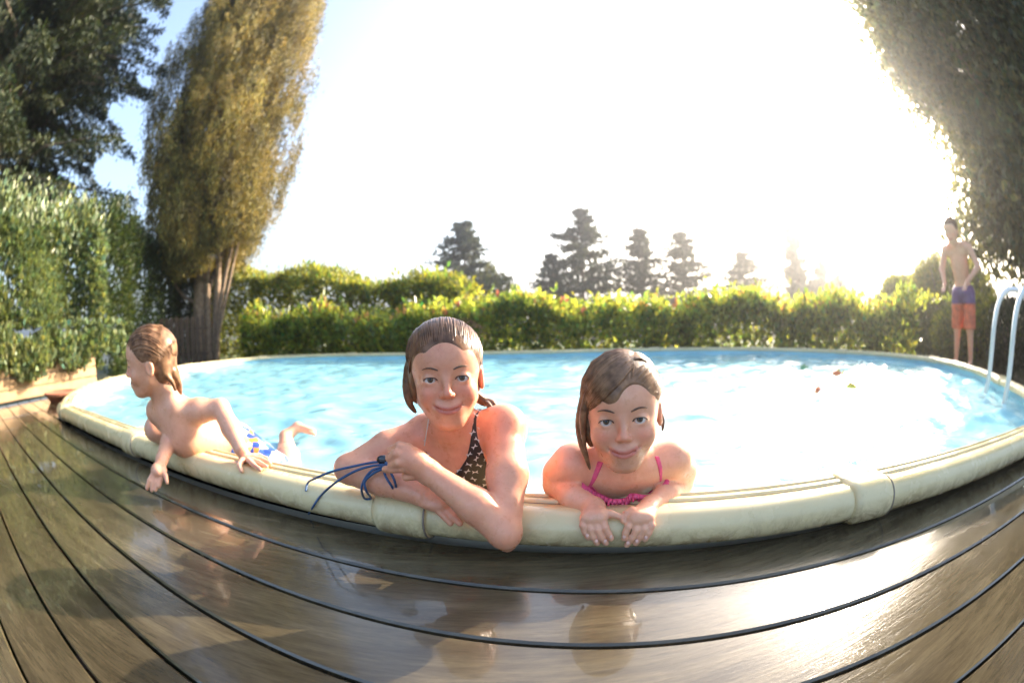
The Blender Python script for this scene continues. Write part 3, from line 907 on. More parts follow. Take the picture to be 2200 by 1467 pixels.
# far trees on the valley edge
M_FAR = foliage_mat("far_conifer_needles", (0.030, 0.042, 0.026), (0.06, 0.075, 0.042), 0.2, 0.7)
M_FARB = foliage_mat("far_broad_leaf", (0.075, 0.085, 0.035), (0.12, 0.125, 0.05), 0.3, 0.6)
def conifer(azpx_loc, height, rad_, label, seed, skip=.0, top_flat=.1, m=None, n_lay=17, full=1.0):
    t = add_tree(azpx_loc, label, "conifer tree"); t.name = "conifer_tree"
    r = np.random.default_rng(seed); Ps = []; Ds = []; b = Bag()
    nl = n_lay
    for l in range(nl):
        f = (l + .4) / nl
        z = height * (.10 + .90 * f)
        R = rad_ * (1 - f) ** .78 * r.uniform(.72, 1.15) + top_flat * rad_
        for k in range(int(6 + 4 * full)):
            if r.uniform() < skip: continue
            a = r.uniform(0, 6.283); Lb = R * r.uniform(.55, 1.15)
            rise = r.uniform(.0, .25) * Lb
            b.tube([(0, 0, z), (Lb * math.cos(a), Lb * math.sin(a), z + rise)], [.035, .012], 4)
            m_ = int(46 * full)
            tt = r.uniform(.15, 1.05, m_)
            p = np.column_stack([tt * Lb * math.cos(a), tt * Lb * math.sin(a), z + rise * tt])
            p += r.normal(0, 1, (m_, 3)) * np.array([.13, .13, .075]) * (height / 7) * (1 - .7 * f); p[:, 2] -= .10 * tt * Lb * r.uniform(0, 1, m_)
            Ps.append(p); Ds.append(np.tile([math.cos(a) * .6, math.sin(a) * .6, .2], (m_, 1)))
    P = np.concatenate(Ps); D = np.concatenate(Ds)
    leaves("foliage", P, D, .24 * height / 7, .10 * height / 7, m or M_FAR, t, tints(len(P), .6, 1.4, .15), jitter=.7)
    b.obj("branches", M_TWIG, t)["kind"] = "stuff"
    stem([(0, 0, 0), (.05, 0, height * .5), (0, 0, height * .98)], [.17, .11, .02], t, m=M_TWIG, sides=8)
    return t
# (x, y, base z) at about 26-30 m
conifer((-2.95, 27.34, -3.2), 10.29, 5.29, 'broad dark conifer standing alone at the left of the far tree line', 1, 0.0, .03, None, 17, 1.25)
conifer((4.69, 27.60, -3.2), 11.09, 4.49, 'tallest far conifer, the one with an irregular ragged top left of centre', 2, 0.12, .03, None, 17, 1.25)
conifer((2.83, 28.36, -3.2), 8.09, 3.47, 'short ragged conifer tucked against the left side of the tallest far conifer', 3, 0.15, .03, None, 17, 1.25)
conifer((8.87, 27.61, -3.2), 9.77, 3.53, 'slim far conifer, left of the close pair in the middle', 4, 0.18, .03, None, 17, 1.25)
conifer((11.68, 27.09, -3.2), 9.55, 4.73, 'wider far conifer, right one of the close pair in the middle', 5, 0.08, .03, None, 17, 1.25)
conifer((15.76, 25.53, -3.2), 8.11, 4.61, 'small far conifer standing alone right of the close pair', 6, 0.15, .03, None, 17, 1.25)
t_ = conifer((19.28, 23.63, -3.2), 11.67, 0.92, 'tall thin sparse poplar rising above the right end of the hedge', 7, 0.45, .30, None, 30, .7); t_.name = 'bare_tree'; t_['category'] = 'tree'
t_ = conifer((21.04, 22.76, -3.2), 10.87, 0.44, 'very thin nearly bare tree just right of the sparse poplar', 8, 0.6, .30, None, 30, .7); t_.name = 'bare_tree'; t_['category'] = 'tree'
shrub((-1.18, 24.97, -3.2), (1.71, 1.71, 3.49), 5200, 'round pale olive broadleaf tree overlapping the foot of the lone broad conifer', M_FARB, 'tree', .30, 11).name = 'broadleaf_tree'
shrub((19.76, 22.57, -3.2), (1.39, 1.39, 3.17), 5200, 'dark rounded tree at the foot of the sparse poplar', M_FAR, 'tree', .30, 12).name = 'broadleaf_tree'
shrub((21.25, 21.18, -3.2), (1.33, 1.33, 3.31), 5200, 'dark rounded tree just right of the sparse poplar, before the hill', M_FAR, 'tree', .30, 13).name = 'broadleaf_tree'

# hill woods: one far mass
n = 900
hx = rng.uniform(45, 210, n); hy = rng.uniform(55, 190, n)
az = np.degrees(np.arctan2(hx, hy)); ok = (az > 33) & (az < 66)
hx, hy = hx[ok], hy[ok]; hz = hill_h(hx, hy)
cr3 = rng.uniform(1.6, 3.4, len(hx)); per = 90
c = np.repeat(np.column_stack([hx, hy, hz + cr3 * .8]), per, 0); v = rng.normal(0, 1, (len(c), 3)); v /= np.linalg.norm(v, axis=1, keepdims=True)
P = c + v * np.repeat(cr3, per)[:, None] * np.array([1, 1, 1.05])
tag(leaves("woodland", P, v, 1.25, .8, M_FARB, None, np.repeat(tints(len(hx), .5, 1.3, .15), per, 0), jitter=.6), kind='stuff')

# ------------------------------------------------------------------ signed-distance modelling for the figures
class Field:
    def __init__(s, xs, ys, zs):
        s.x = np.asarray(xs, np.float32); s.y = np.asarray(ys, np.float32); s.z = np.asarray(zs, np.float32)
        s.D = np.full((len(xs), len(ys), len(zs)), 0.2, np.float32)
    def copy(s):
        f = Field(s.x, s.y, s.z); f.D = s.D.copy(); return f
    def win(s, lo, hi, mg):
        r = []
        for ax, a, b in ((s.x, lo[0], hi[0]), (s.y, lo[1], hi[1]), (s.z, lo[2], hi[2])):
            i0 = max(0, int(np.searchsorted(ax, a - mg)) - 1); i1 = min(len(ax), int(np.searchsorted(ax, b + mg)) + 1)
            if i1 <= i0: return None
            r.append(slice(i0, i1))
        return tuple(r)
    def grid(s, w):
        return s.x[w[0]][:, None, None], s.y[w[1]][None, :, None], s.z[w[2]][None, None, :]
    def merge(s, w, d, k, mode):
        A = s.D[w]
        if mode == 'u':
            if k > 0:
                h = np.clip(k - np.abs(A - d), 0, None) / k
                s.D[w] = np.minimum(A, d) - h * h * k * .25
            else: s.D[w] = np.minimum(A, d)
        else:
            d = -d
            if k > 0:
                h = np.clip(k - np.abs(A - d), 0, None) / k
                s.D[w] = np.maximum(A, d) + h * h * k * .25
            else: s.D[w] = np.maximum(A, d)
    def cone(s, a, b, ra, rb, k=.01, mode='u'):
        a = np.array(a, np.float32); b = np.array(b, np.float32); m = max(ra, rb)
        w = s.win(np.minimum(a, b) - m, np.maximum(a, b) + m, k + .02)
        if w is None: return s
        X, Y, Z = s.grid(w); ba = b - a; L2 = float(ba @ ba) + 1e-12
        px, py, pz = X - a[0], Y - a[1], Z - a[2]
        t = np.clip((px * ba[0] + py * ba[1] + pz * ba[2]) / L2, 0, 1)
        d = np.sqrt((px - ba[0] * t) ** 2 + (py - ba[1] * t) ** 2 + (pz - ba[2] * t) ** 2) - (ra + (rb - ra) * t)
        s.merge(w, d.astype(np.float32), k, mode); return s
    def ell(s, c, r, R=None, k=.01, mode='u'):
        c = np.array(c, np.float32); r = np.array(r, np.float32); m = float(r.max())
        w = s.win(c - m, c + m, k + .02)
        if w is None: return s
        X, Y, Z = s.grid(w); px, py, pz = X - c[0], Y - c[1], Z - c[2]
        if R is None: qx, qy, qz = px, py, pz
        else:
            qx = px * R[0, 0] + py * R[1, 0] + pz * R[2, 0]; qy = px * R[0, 1] + py * R[1, 1] + pz * R[2, 1]; qz = px * R[0, 2] + py * R[1, 2] + pz * R[2, 2]
        k0 = np.sqrt((qx / r[0]) ** 2 + (qy / r[1]) ** 2 + (qz / r[2]) ** 2)
        k1 = np.sqrt((qx / r[0] ** 2) ** 2 + (qy / r[1] ** 2) ** 2 + (qz / r[2] ** 2) ** 2) + 1e-9
        d = k0 * (k0 - 1) / k1
        s.merge(w, d.astype(np.float32), k, mode); return s
    def chain(s, pts, rs, k=.008):
        for i in range(len(pts) - 1): s.cone(pts[i], pts[i + 1], rs[i], rs[i + 1], k if i else k)
        return s
    def mesh(s):
        D = s.D; nx, ny, nz = D.shape; S = D < 0
        cnt = np.zeros((nx - 1, ny - 1, nz - 1), np.uint8)
        for i in (0, 1):
            for j in (0, 1):
                for k in (0, 1): cnt += S[i:nx - 1 + i, j:ny - 1 + j, k:nz - 1 + k]
        act = (cnt > 0) & (cnt < 8)
        I, J, K = np.nonzero(act)
        idx = np.full(act.shape, -1, np.int32); idx[I, J, K] = np.arange(len(I))
        acc = np.zeros((len(I), 3)); num = np.zeros(len(I))
        ax = (s.x, s.y, s.z)
        for axis in range(3):
            o = [k for k in range(3) if k != axis]
            for b in (0, 1):
                for c in (0, 1):
                    p0 = [I.copy(), J.copy(), K.copy()]; p0[o[0]] += b; p0[o[1]] += c
                    p1 = [q.copy() for q in p0]; p1[axis] += 1
                    d0 = D[p0[0], p0[1], p0[2]]; d1 = D[p1[0], p1[1], p1[2]]
                    m = (d0 < 0) != (d1 < 0)
                    t = np.where(m, d0 / (d0 - d1 + 1e-20), 0)
                    co = np.stack([ax[q][p0[q]] for q in range(3)], 1).astype(float)
                    co[:, axis] += t * (ax[axis][p1[axis]] - ax[axis][p0[axis]])
                    acc[m] += co[m]; num[m] += 1
        V = acc / num[:, None]
        F = []
        for axis in range(3):
            o = [(axis + 1) % 3, (axis + 2) % 3]
            sl0 = [slice(None)] * 3; sl1 = [slice(None)] * 3; sl0[axis] = slice(0, -1); sl1[axis] = slice(1, None)
            ch = S[tuple(sl0)] != S[tuple(sl1)]
            inn = [slice(None)] * 3; inn[o[0]] = slice(1, -1); inn[o[1]] = slice(1, -1)
            e = np.nonzero(ch[tuple(inn)])
            e = [q.copy() for q in e]; e[o[0]] += 1; e[o[1]] += 1
            def cell(da, db):
                q = [e[0].copy(), e[1].copy(), e[2].copy()]; q[o[0]] -= da; q[o[1]] -= db
                return idx[q[0], q[1], q[2]]
            quad = np.stack([cell(1, 1), cell(0, 1), cell(0, 0), cell(1, 0)], 1)
            flip = ~S[e[0], e[1], e[2]]
            quad[flip] = quad[flip][:, ::-1]
            quad = quad[(quad >= 0).all(1)]
            F.append(quad)
        return V, np.concatenate(F)

def axis_steps(segs):
    """segs: list of (start, end, step)"""
    out = []
    for a, b, h in segs:
        n = max(1, int(round((b - a) / h))); out += list(a + (b - a) * np.arange(n) / n)
    out.append(segs[-1][1])
    return np.array(out)

class Head:
    """local axes: x to the figure's left, y forward, z up"""
    def __init__(s, c, fwd_, up_, scale, child=0.0):
        f = np.array(fwd_, float); f /= np.linalg.norm(f)
        u = np.array(up_, float); u -= f * (u @ f); u /= np.linalg.norm(u)
        r = np.cross(f, u)                      # figure's right
        s.R = np.stack([-r, f, u], 1)           # columns: left, forward, up
        s.c = np.array(c, float); s.s = scale; s.ch = child
    def w(s, p): return s.c + s.R @ (np.array(p, float) * s.s)
    def loc(s, V): return ((V - s.c) @ s.R) / s.s
    def ell(s, F, c, r, k=.01, mode='u'): F.ell(s.w(c), np.array(r) * s.s, s.R, k * s.s, mode)
    def cone(s, F, a, b, ra, rb, k=.01, mode='u'): F.cone(s.w(a), s.w(b), ra * s.s, rb * s.s, k * s.s, mode)
    def build(s, F):
        ch = s.ch
        s.ell(F, (0, -.016, .030), (.073, .090, .076), .01)
        s.ell(F, (0, .022, -.016), (.057 + .004 * ch, .058, .068), .03)
        s.ell(F, (0, .034, .036), (.054, .046, .048), .03)
        s.ell(F, (0, .050, -.080), (.018, .024, .018), .035)
        for sx in (-1, 1):
            s.cone(F, (sx * .043, .004, -.050), (sx * .013, .054, -.084), .017, .014, .03)
            s.ell(F, (sx * .034, .056, -.034), (.021 + .003 * ch, .021, .020 + .002 * ch), .022)    # cheek
            s.ell(F, (sx * .030, .099, -.002), (.0165, .0165, .0115), .014, 's')                # socket
            s.ell(F, (sx * .030, .0672, -.003), (.0152, .0140, .0128), .005)                    # lids
        s.cone(F, (0, .079, .004), (0, .0935 - .003 * ch, -.026), .0055, .0075, .010)           # nose
        s.ell(F, (0, .0945 - .003 * ch, -.0285), (.0082, .0085, .0075), .006)
        for sx in (-1, 1):
            s.ell(F, (sx * .0092, .0865, -.0312), (.0056, .0080, .0056), .005)
            s.ell(F, (sx * .0048, .0935, -.0375), (.0022, .0040, .0026), .002, 's')
        s.ell(F, (0, .070, -.058), (.027, .019, .018), .014)                                    # muzzle
        curve = lambda x: -.0605 + .0088 * (x / .0255) ** 2
        ys = lambda x: .0855 - .0150 * (x / .0255) ** 2
        n = 10; xs_ = np.linspace(-.0255, .0255, n)
        for x0, x1 in zip(xs_[:-1], xs_[1:]):
            f0, f1 = 1 - (x0 / .0255) ** 2, 1 - (x1 / .0255) ** 2
            s.cone(F, (x0, ys(x0), curve(x0) + .0030 * f0), (x1, ys(x1), curve(x1) + .0030 * f1), .0018 + .0016 * f0, .0018 + .0016 * f1, .003)
            s.cone(F, (x0, ys(x0) - .0006, curve(x0) - .0044 * f0), (x1, ys(x1) - .0006, curve(x1) - .0044 * f1), .0018 + .0022 * f0, .0018 + .0022 * f1, .003)
        for x0, x1 in zip(xs_[:-1], xs_[1:]):
            s.cone(F, (x0, ys(x0) + .0042, curve(x0) - .0004), (x1, ys(x1) + .0042, curve(x1) - .0004), .0017, .0017, .0012, 's')
        for sx in (-1, 1):
            s.ell(F, (sx * .029, .0805, -.0515), (.0022, .004, .0040), .004, 's')                # smile corner
            s.ell(F, (sx * .0735, -.006, -.012), (.0070, .016, .026), .006)
            s.ell(F, (sx * .0810, -.002, -.010), (.0050, .010, .017), .004, 's')
            s.ell(F, (sx * .0300, .0830, -.0032), (.0132, .0140, .0050 + .0006 * ch), .0012, 's')
        return s
    def front_y(s, V, x, z, rad=.0035):
        L = s.loc(V); m = (np.abs(L[:, 0] - x) < rad) & (np.abs(L[:, 2] - z) < rad) & (L[:, 1] > 0)
        return float(L[m, 1].max()) if m.any() else .08
    def tint(s, V, T):
        L = s.loc(V)
        x, y, z = L[:, 0], L[:, 1], L[:, 2]
        front = (y > .045)
        # lips
        zc = -.0608 + .0088 * (x / .0255) ** 2
        lip = np.clip(1.25 - np.sqrt((x / .0262) ** 4 + ((z - zc) / .0075) ** 2), 0, .45) / .45 * (y > .066)
        T *= 1 + lip[:, None] * (np.array([.80, .48, .52]) - 1)
        for sx in (-1, 1):
            g = np.exp(-(((x - sx * .037) / .017) ** 2 + ((z + .030) / .016) ** 2)) * front
            T *= 1 + g[:, None] * (np.array([1.06, .80, .78]) - 1)
        g = np.exp(-((x / .013) ** 2 + ((z + .028) / .013) ** 2)) * (y > .08)
        T *= 1 + g[:, None] * (np.array([1.04, .84, .82]) - 1)
        return T

M_EYE, nt, out = mat("eye")
p = N(nt, "BsdfPrincipled"); p.inputs['Roughness'].default_value = 0.08
tc = N(nt, "TexCoord"); sx_ = N(nt, "SeparateXYZ"); nt.links.new(tc.outputs['Object'], sx_.inputs[0])
c2 = N(nt, "CombineXYZ"); nt.links.new(sx_.outputs[0], c2.inputs[0]); nt.links.new(sx_.outputs[2], c2.inputs[1])
ln = N(nt, "VectorMath", operation='LENGTH'); nt.links.new(c2.outputs[0], ln.inputs[0])
sc_ = N(nt, "Math", operation='MULTIPLY'); sc_.inputs[1].default_value = 100; nt.links.new(ln.outputs['Value'], sc_.inputs[0])
cc = ramp(nt, sc_.outputs[0], [(0.20, (0.008, 0.006, 0.005)), (0.25, (0.10, 0.055, 0.025)), (0.52, (0.055, 0.03, 0.015)), (0.60, (0.72, 0.66, 0.62))])
nt.links.new(cc, p.inputs['Base Color']); nt.links.new(p.outputs[0], out.inputs[0])
def uv_sphere(name, r, m, parent, seg=20, rings=14):
    V = []; F = []
    for i in range(rings + 1):
        th = math.pi * i / rings
        for j in range(seg):
            ph = 2 * math.pi * j / seg
            V.append((r * math.sin(th) * math.cos(ph), r * math.sin(th) * math.sin(ph), r * math.cos(th)))
    for i in range(rings):
        for j in range(seg):
            a = i * seg + j; b = i * seg + (j + 1) % seg
            F.append((a, b, b + seg, a + seg)[::-1])
    return mesh_np(name, np.array(V), F, m, parent, True)

def M4(R, c):
    m = Matrix([[*map(float, R[i])] for i in range(3)]).to_4x4(); m.translation = Vector([float(v) for v in c]); return m

def eyes(h, parent, look=(0, 0, .46)):
    for sx in (-1, 1):
        c = h.w((sx * .0300, .0668, -.0022))
        o = uv_sphere("eye", .0128 * h.s, M_EYE, parent)
        d = np.array(look) - c; d /= np.linalg.norm(d); f = h.R[:, 1] * .35 + d * .65; f /= np.linalg.norm(f)
        u = h.R[:, 2] - f * (h.R[:, 2] @ f); u /= np.linalg.norm(u); r = np.cross(f, u)
        o.matrix_local = M4(np.stack([r, f, u], 1), c)

def hair_mat(name, c0, c1):
    m, nt, out = mat(name)
    p = N(nt, "BsdfPrincipled"); p.inputs['Roughness'].default_value = .32
    f = noise(nt, 45, 3, .5, mapping(nt)); nt.links.new(ramp(nt, f, [(.3, c0), (.7, c1)]), p.inputs['Base Color'])
    p.inputs['Specular IOR Level'].default_value = .35
    nt.links.new(p.outputs[0], out.inputs[0]); return m
M_HAIR1 = hair_mat("wet_brown_hair", (0.075, 0.034, 0.017), (0.26, 0.125, 0.062))
M_HAIR2 = hair_mat("wet_light_brown_hair", (0.10, 0.048, 0.024), (0.36, 0.20, 0.105))
M_BROW = simple("eyebrow_hair", (0.11, 0.06, 0.035), .6)
M_LASH = simple("lash_hair", (0.035, 0.02, 0.015), .6)

def brows(h, parent):
    V = np.zeros(len(parent.data.vertices) * 3, np.float32); parent.data.vertices.foreach_get('co', V); V = V.reshape(-1, 3)
    for sx in (-1, 1):
        b = Bag(); pts = []
        for t in np.linspace(0, 1, 9):
            x = sx * (.0145 + .0300 * t); z = .0155 + .0065 * math.sin(t * math.pi * .72) - .0035 * t * t
            pts.append(tuple(h.w((x, h.front_y(V, x, z) - .0004, z))))
        b.tube(pts, [r * h.s for r in (.0010, .0016, .0019, .0019, .0018, .0015, .0012, .0008, .0004)], 6)
        b.obj("eyebrow", M_BROW, parent, True)
        b = Bag(); pts = []                                      # lash line on the upper lid
        for t in np.linspace(-1, 1, 9):
            x = sx * .030 + t * .0135; z = -.0032 + (.0052 + .0006 * h.ch) * math.sqrt(max(0, 1 - t * t)) + .0003
            pts.append(tuple(h.w((x, h.front_y(V, x, z, .0022) + .0002, z))))
        b.tube(pts, [.0009 * h.s] * 9, 5); b.obj("lash_line", M_LASH, parent, True)

def finger(F, pts, r0, r1, k=.0022):
    n = len(pts); rs = np.linspace(r0, r1, n)
    for i in range(n - 1): F.cone(pts[i], pts[i + 1], rs[i], rs[i + 1], k)

def poly_sdf(X, Z, poly):
    """2-D signed distance to a polygon on broadcast arrays"""
    poly = np.array(poly, float); n = len(poly)
    d = None; inside_ = np.zeros(np.broadcast(X, Z).shape, bool)
    for i in range(n):
        a = poly[i]; b = poly[(i + 1) % n]; e = b - a
        wx, wz = X - a[0], Z - a[1]
        t = np.clip((wx * e[0] + wz * e[1]) / (e @ e), 0, 1)
        q = (wx - e[0] * t) ** 2 + (wz - e[1] * t) ** 2
        d = q if d is None else np.minimum(d, q)
        cond = ((a[1] > Z) != (b[1] > Z)) & (X < (b[0] - a[0]) * (Z - a[1]) / (b[1] - a[1] + 1e-12) + a[0])
        inside_ ^= cond
    d = np.sqrt(d)
    return np.where(inside_, -d, d)

def hair_shell(name, h, extra, face_cut, m, parent, res=.0024, locks=()):
    """extra: ellipsoids (c, r) in head space; face_cut: ellipsoids removed; locks: (pts, r0, r1) in head space"""
    ext = .135 * h.s
    lo = h.c - ext; hi = h.c + ext
    for pts, r0, r1 in locks:
        for q in pts:
            q = h.w(q); lo = np.minimum(lo, q - .02); hi = np.maximum(hi, q + .02)
    F = Field(np.arange(lo[0], hi[0], res), np.arange(lo[1], hi[1], res), np.arange(lo[2], hi[2], res))
    for c, r in extra: h.ell(F, c, r, .012)
    for c, r in face_cut: h.ell(F, c, r, .006, 's')
    for pts, r0, r1 in locks: 
        pp = catmull(pts, 4); rs = np.linspace(r0, r1, len(pp))
        for i in range(len(pp) - 1): h.cone(F, pp[i], pp[i + 1], rs[i], rs[i + 1], .004)
    V, Fa = F.mesh()
    return V, Fa, mesh_np(name, V, Fa, m, parent, True)

def strands(h, paths, parent, m, r=.0009, name="hair_strands"):
    b = Bag()
    for pts in paths:
        w = [tuple(h.w(p)) for p in pts]; n = len(w)
        b.tube(w, [r * h.s * (1 - .75 * (i / (n - 1)) ** 2) for i in range(n)], 4, False)
    o = b.obj(name, m, parent, True); o['kind'] = 'stuff'; return o

def ell_project(p, c, r):
    v = (np.array(p) - c) / r; v = v / np.linalg.norm(v); return np.array(c) + v * r
# ================================================================== girl with folded arms
def tint_base(V, amp=.05):
    return np.clip(1 + .06 * lump(V, 14, 77)[:, None] * np.array([[.6, 1, 1]]), .8, 1.1)

def finish_person(F, name, m, label, heads=(), blush=()):
    V, Fa = F.mesh()
    T = tint_base(V)
    for h in heads: T = h.tint(V, T)
    for c, r, col in blush:
        g = np.exp(-(((V - np.array(c)) / r) ** 2).sum(1)); T *= 1 + g[:, None] * (np.array(col) - 1)
    o = mesh_np(name, V, Fa, m, None, True, T)
    tag(o, label, "person")
    return o

def clothing(T, off, region, name, m, parent):
    """cloth cut from the torso field, offset outwards; region(X, Z) is a 2-D distance"""
    S = T.copy(); S.D = S.D - off
    X, Z = S.x[:, None], S.z[None, :]
    R2 = region(X, Z).astype(np.float32)
    S.D = np.maximum(S.D, R2[:, None, :])
    V, Fa = S.mesh()
    return V, Fa, mesh_np(name, V, Fa, m, parent, True)

# ---- field
F = Field(axis_steps([(-.45, .13, .0024)]), axis_steps([(.60, .99, .0024), (.99, 1.24, .007)]), axis_steps([(-1.16, -.08, .014), (-.08, .04, .005), (.04, .50, .0024)]))
shR, shL = (-0.0225, 0.8750, 0.2369), (-0.1986, 0.9300, 0.2092)
chest = (-.112, .925, .150)
F.ell(chest, (.098, .062, .105), None, .02)
F.ell((-.108, .955, .03), (.105, .078, .13), None, .05)
F.cone((-.165, .935, .185), (-.065, .905, .195), .050, .050, .04)
F.cone((-.125, .925, .205), (-.128, .885, .262), .045, .040, .03)
F.cone((-.13, .91, .215), shR, .034, .036, .035)
F.cone((-.13, .92, .215), shL, .034, .036, .035)
F.ell((-.105, .985, -.13), (.092, .070, .13), None, .05)
F.ell((-.105, 1.01, -.27), (.125, .088, .11), None, .06)
Ttorso = F.copy()
for sx in (-1, 1):
    hp_, kn, an = (-.105 + sx * .062, 1.02, -.33), (-.105 + sx * .062, .985, -.70), (-.105 + sx * .055, 1.06, -1.06)
    F.cone(hp_, kn, .075, .05, .04); F.cone(kn, an, .050, .030, .02); F.cone(an, (an[0], .97, -1.12), .030, .022, .02)
# arms
eR, wR = (-0.0227, 0.6900, 0.0846), (-0.1609, 0.7280, 0.1920)
F.cone(shR, shR, .043, .043, .035)
F.chain([shR, (-0.0159, 0.7750, 0.1666), eR], [.040, .037, .029], .02)
F.cone(eR, (-0.0186, 0.6920, 0.0558), .022, .014, .016)
F.chain([eR, (-0.0747, 0.7060, 0.1337), wR], [.030, .033, .0215], .012)
eL, wL = (-0.3621, 0.8320, 0.1506), (-0.1887, 0.7780, 0.1225)
F.cone(shL, shL, .042, .042, .035)
F.chain([shL, (-0.2790, 0.8800, 0.1891), eL], [.041, .038, .031], .012)
F.chain([eL, (-0.2782, 0.8050, 0.1414), wL], [.034, .034, .0235], .012)
# right fist over the cord
kn0 = (-0.1975, 0.7220, 0.2206)
F.cone(wR, kn0, .0235, .024, .012)
F.ell((-0.1876, 0.7220, 0.2136), (.030, .022, .024), None, .012)
fR = [
 ([(-0.1907, 0.7220, 0.2386), (-0.2062, 0.7160, 0.2436), (-0.2229, 0.7220, 0.2343), (-0.2198, 0.7320, 0.2204)], .0092),
 ([(-0.1945, 0.7120, 0.2275), (-0.2099, 0.7060, 0.2325), (-0.2256, 0.7140, 0.2206), (-0.2212, 0.7260, 0.2077)], .0095),
 ([(-0.1912, 0.7080, 0.2147), (-0.2069, 0.7020, 0.2162), (-0.2229, 0.7120, 0.2069), (-0.2166, 0.7220, 0.1981)], .0092),
 ([(-0.1861, 0.7120, 0.2044), (-0.2039, 0.7060, 0.2042), (-0.2237, 0.7120, 0.1996), (-0.2397, 0.7220, 0.1954)], .0085)]
for pts, r in fR: finger(F, pts, r, r * .82)
finger(F, [(-0.1746, 0.7220, 0.2012), (-0.1850, 0.7160, 0.1884), (-0.1995, 0.7160, 0.1843)], .0105, .0085)
# left hand lying flat on the rail, fingers under the other forearm
F.cone(wL, (-0.1474, 0.7520, 0.1136), .022, .018, .01)
F.ell((-0.1579, 0.7600, 0.1138), (.034, .024, .0135), None, .01)
for dv, du, L in ((-12, 0, 1.0), (-2, 4, 1.06), (8, 2, 1.0), (17, -6, .85)):
    pass
finger(F, [(-0.1401, 0.7680, 0.1199), (-0.1123, 0.7600, 0.1085), (-0.0908, 0.7480, 0.0989)], .0088, .0066)
finger(F, [(-0.1391, 0.7580, 0.1141), (-0.1141, 0.7480, 0.1007), (-0.0958, 0.7380, 0.0893)], .0090, .0066)
finger(F, [(-0.1426, 0.7480, 0.1084), (-0.1223, 0.7380, 0.0951), (-0.1082, 0.7320, 0.0818)], .0086, .0064)
finger(F, [(-0.1493, 0.7420, 0.1048), (-0.1346, 0.7340, 0.0927), (-0.1259, 0.7300, 0.0825)], .0078, .006)
finger(F, [(-0.1744, 0.7550, 0.1267), (-0.1568, 0.7750, 0.1226), (-0.1397, 0.7850, 0.1208)], .0095, .0075)
h1 = Head((-0.1344, 0.8380, 0.3581), (.17, -.98, .02), (-.03, 0, 1), .98, 0.2).build(F)
h1.cone(F, (0, -.028, -.055), (.0, -.045, -.115), .042, .044, .025)
girl = finish_person(F, "person", M_SKIN1, "older girl in a dark bow-print swimsuit leaning with folded arms on the pool rail",
    [h1], [((shR[0], shR[1] - .03, shR[2] - .02), .07, (1.04, .82, .80)), ((-.05, .86, .16), .05, (1.03, .86, .84)), ((shL[0], shL[1] - .03, shL[2]), .07, (1.03, .86, .82))])
eyes(h1, girl); brows(h1, girl)
CR = (0, -.016, .030)
V, Fa, hair = hair_shell("hair", h1, [((0, -.012, .034), (.0775, .0985, .0795)), ((0, -.040, -.010), (.074, .068, .070)), ((-.062, -.012, -.01), (.018, .042, .05)), ((.064, -.025, -.0), (.014, .03, .045))],
    [((0, .114, -.030), (.0600, .082, .106)), ((0, .075, -.10), (.065, .075, .075)), ((.078, .004, -.012), (.012, .020, .030))],
    M_HAIR1, girl, locks=[([(-.070, -.002, .02), (-.080, .004, -.02), (-.079, .006, -.052), (-.068, .0, -.075)], .013, .003),
                          ([(.055, -.05, -.05), (.080, -.055, -.072), (.098, -.05, -.078), (.104, -.045, -.09)], .013, .004),
                          ([(.085, -.04, -.075), (.098, -.03, -.095), (.096, -.025, -.12)], .006, .0015)])
def comb(h, start_fn, end_fn, c, r, n, lift=1.012, mid=None, seed=1, jit=.0015):
    rr_ = np.random.default_rng(seed); out_ = []
    c = np.array(c); r = np.array(r)
    for i in range(n):
        u = rr_.uniform(0, 1); a = np.array(start_fn(u)); b = np.array(end_fn(u)); pts = []
        lf = lift + rr_.uniform(-.002, .016)
        for t in np.linspace(0, 1, 12):
            q = a * (1 - t) + b * t
            if mid is not None: q = q + np.array(mid(u)) * math.sin(math.pi * t)
            v = (q - c) / r; v = v / np.linalg.norm(v)
            pts.append(tuple(c + v * r * (.985 + (lf - .985) * min(1, t * 4)) + rr_.normal(0, jit * .3, 3)))
        out_.append(pts)
    return out_
c_, r_ = (0, -.012, .034), (.0775, .0985, .0795)
ps = comb(h1, lambda u: (.069 * math.cos(math.pi * u), .060 * math.sin(math.pi * u) + .010, .008 + .060 * math.sin(math.pi * u)),
          lambda u: (.07 * math.cos(math.pi * u), -.10, .02 + .03 * math.sin(math.pi * u)), c_, r_, 640, mid=lambda u: (0, 0, .05), seed=4)
ps += comb(h1, lambda u: (-.055 - .01 * u, .045 - .06 * u, .05 - .03 * u), lambda u: (-.07, -.02 - .03 * u, -.055), c_, r_, 60, 1.02, seed=5)
strands(h1, ps, hair, M_HAIR1, .0008)
strands(h1, ps[::6], hair, M_HAIR1, .0021, 'hair_clumps')
bb = comb(h1, lambda u: (.069 * math.cos(math.pi * u), .060 * math.sin(math.pi * u) + .012, .002 + .056 * math.sin(math.pi * u) + .004 * math.sin(u * 173)), lambda u: (.066 * math.cos(math.pi * u), .02 * math.sin(math.pi * u), .03 + .06 * math.sin(math.pi * u)), c_, r_, 190, 1.0, seed=24)
fly = []
r3 = np.random.default_rng(8)
for i in range(26):
    a = r3.uniform(-.2, .9); s = np.array([.075 * math.sin(a + .5), .02 - .05 * r3.uniform(), .105 - .05 * a * a])
    d = np.array([r3.uniform(.004, .02), r3.uniform(-.01, .02), r3.uniform(.0, .014)])
    fly.append([tuple(s * .96), tuple(s + d * .6), tuple(s + d + np.array([.01, .004, -.012]))])
strands(h1, fly, hair, M_HAIR1, .0004, "flyaway_hair")

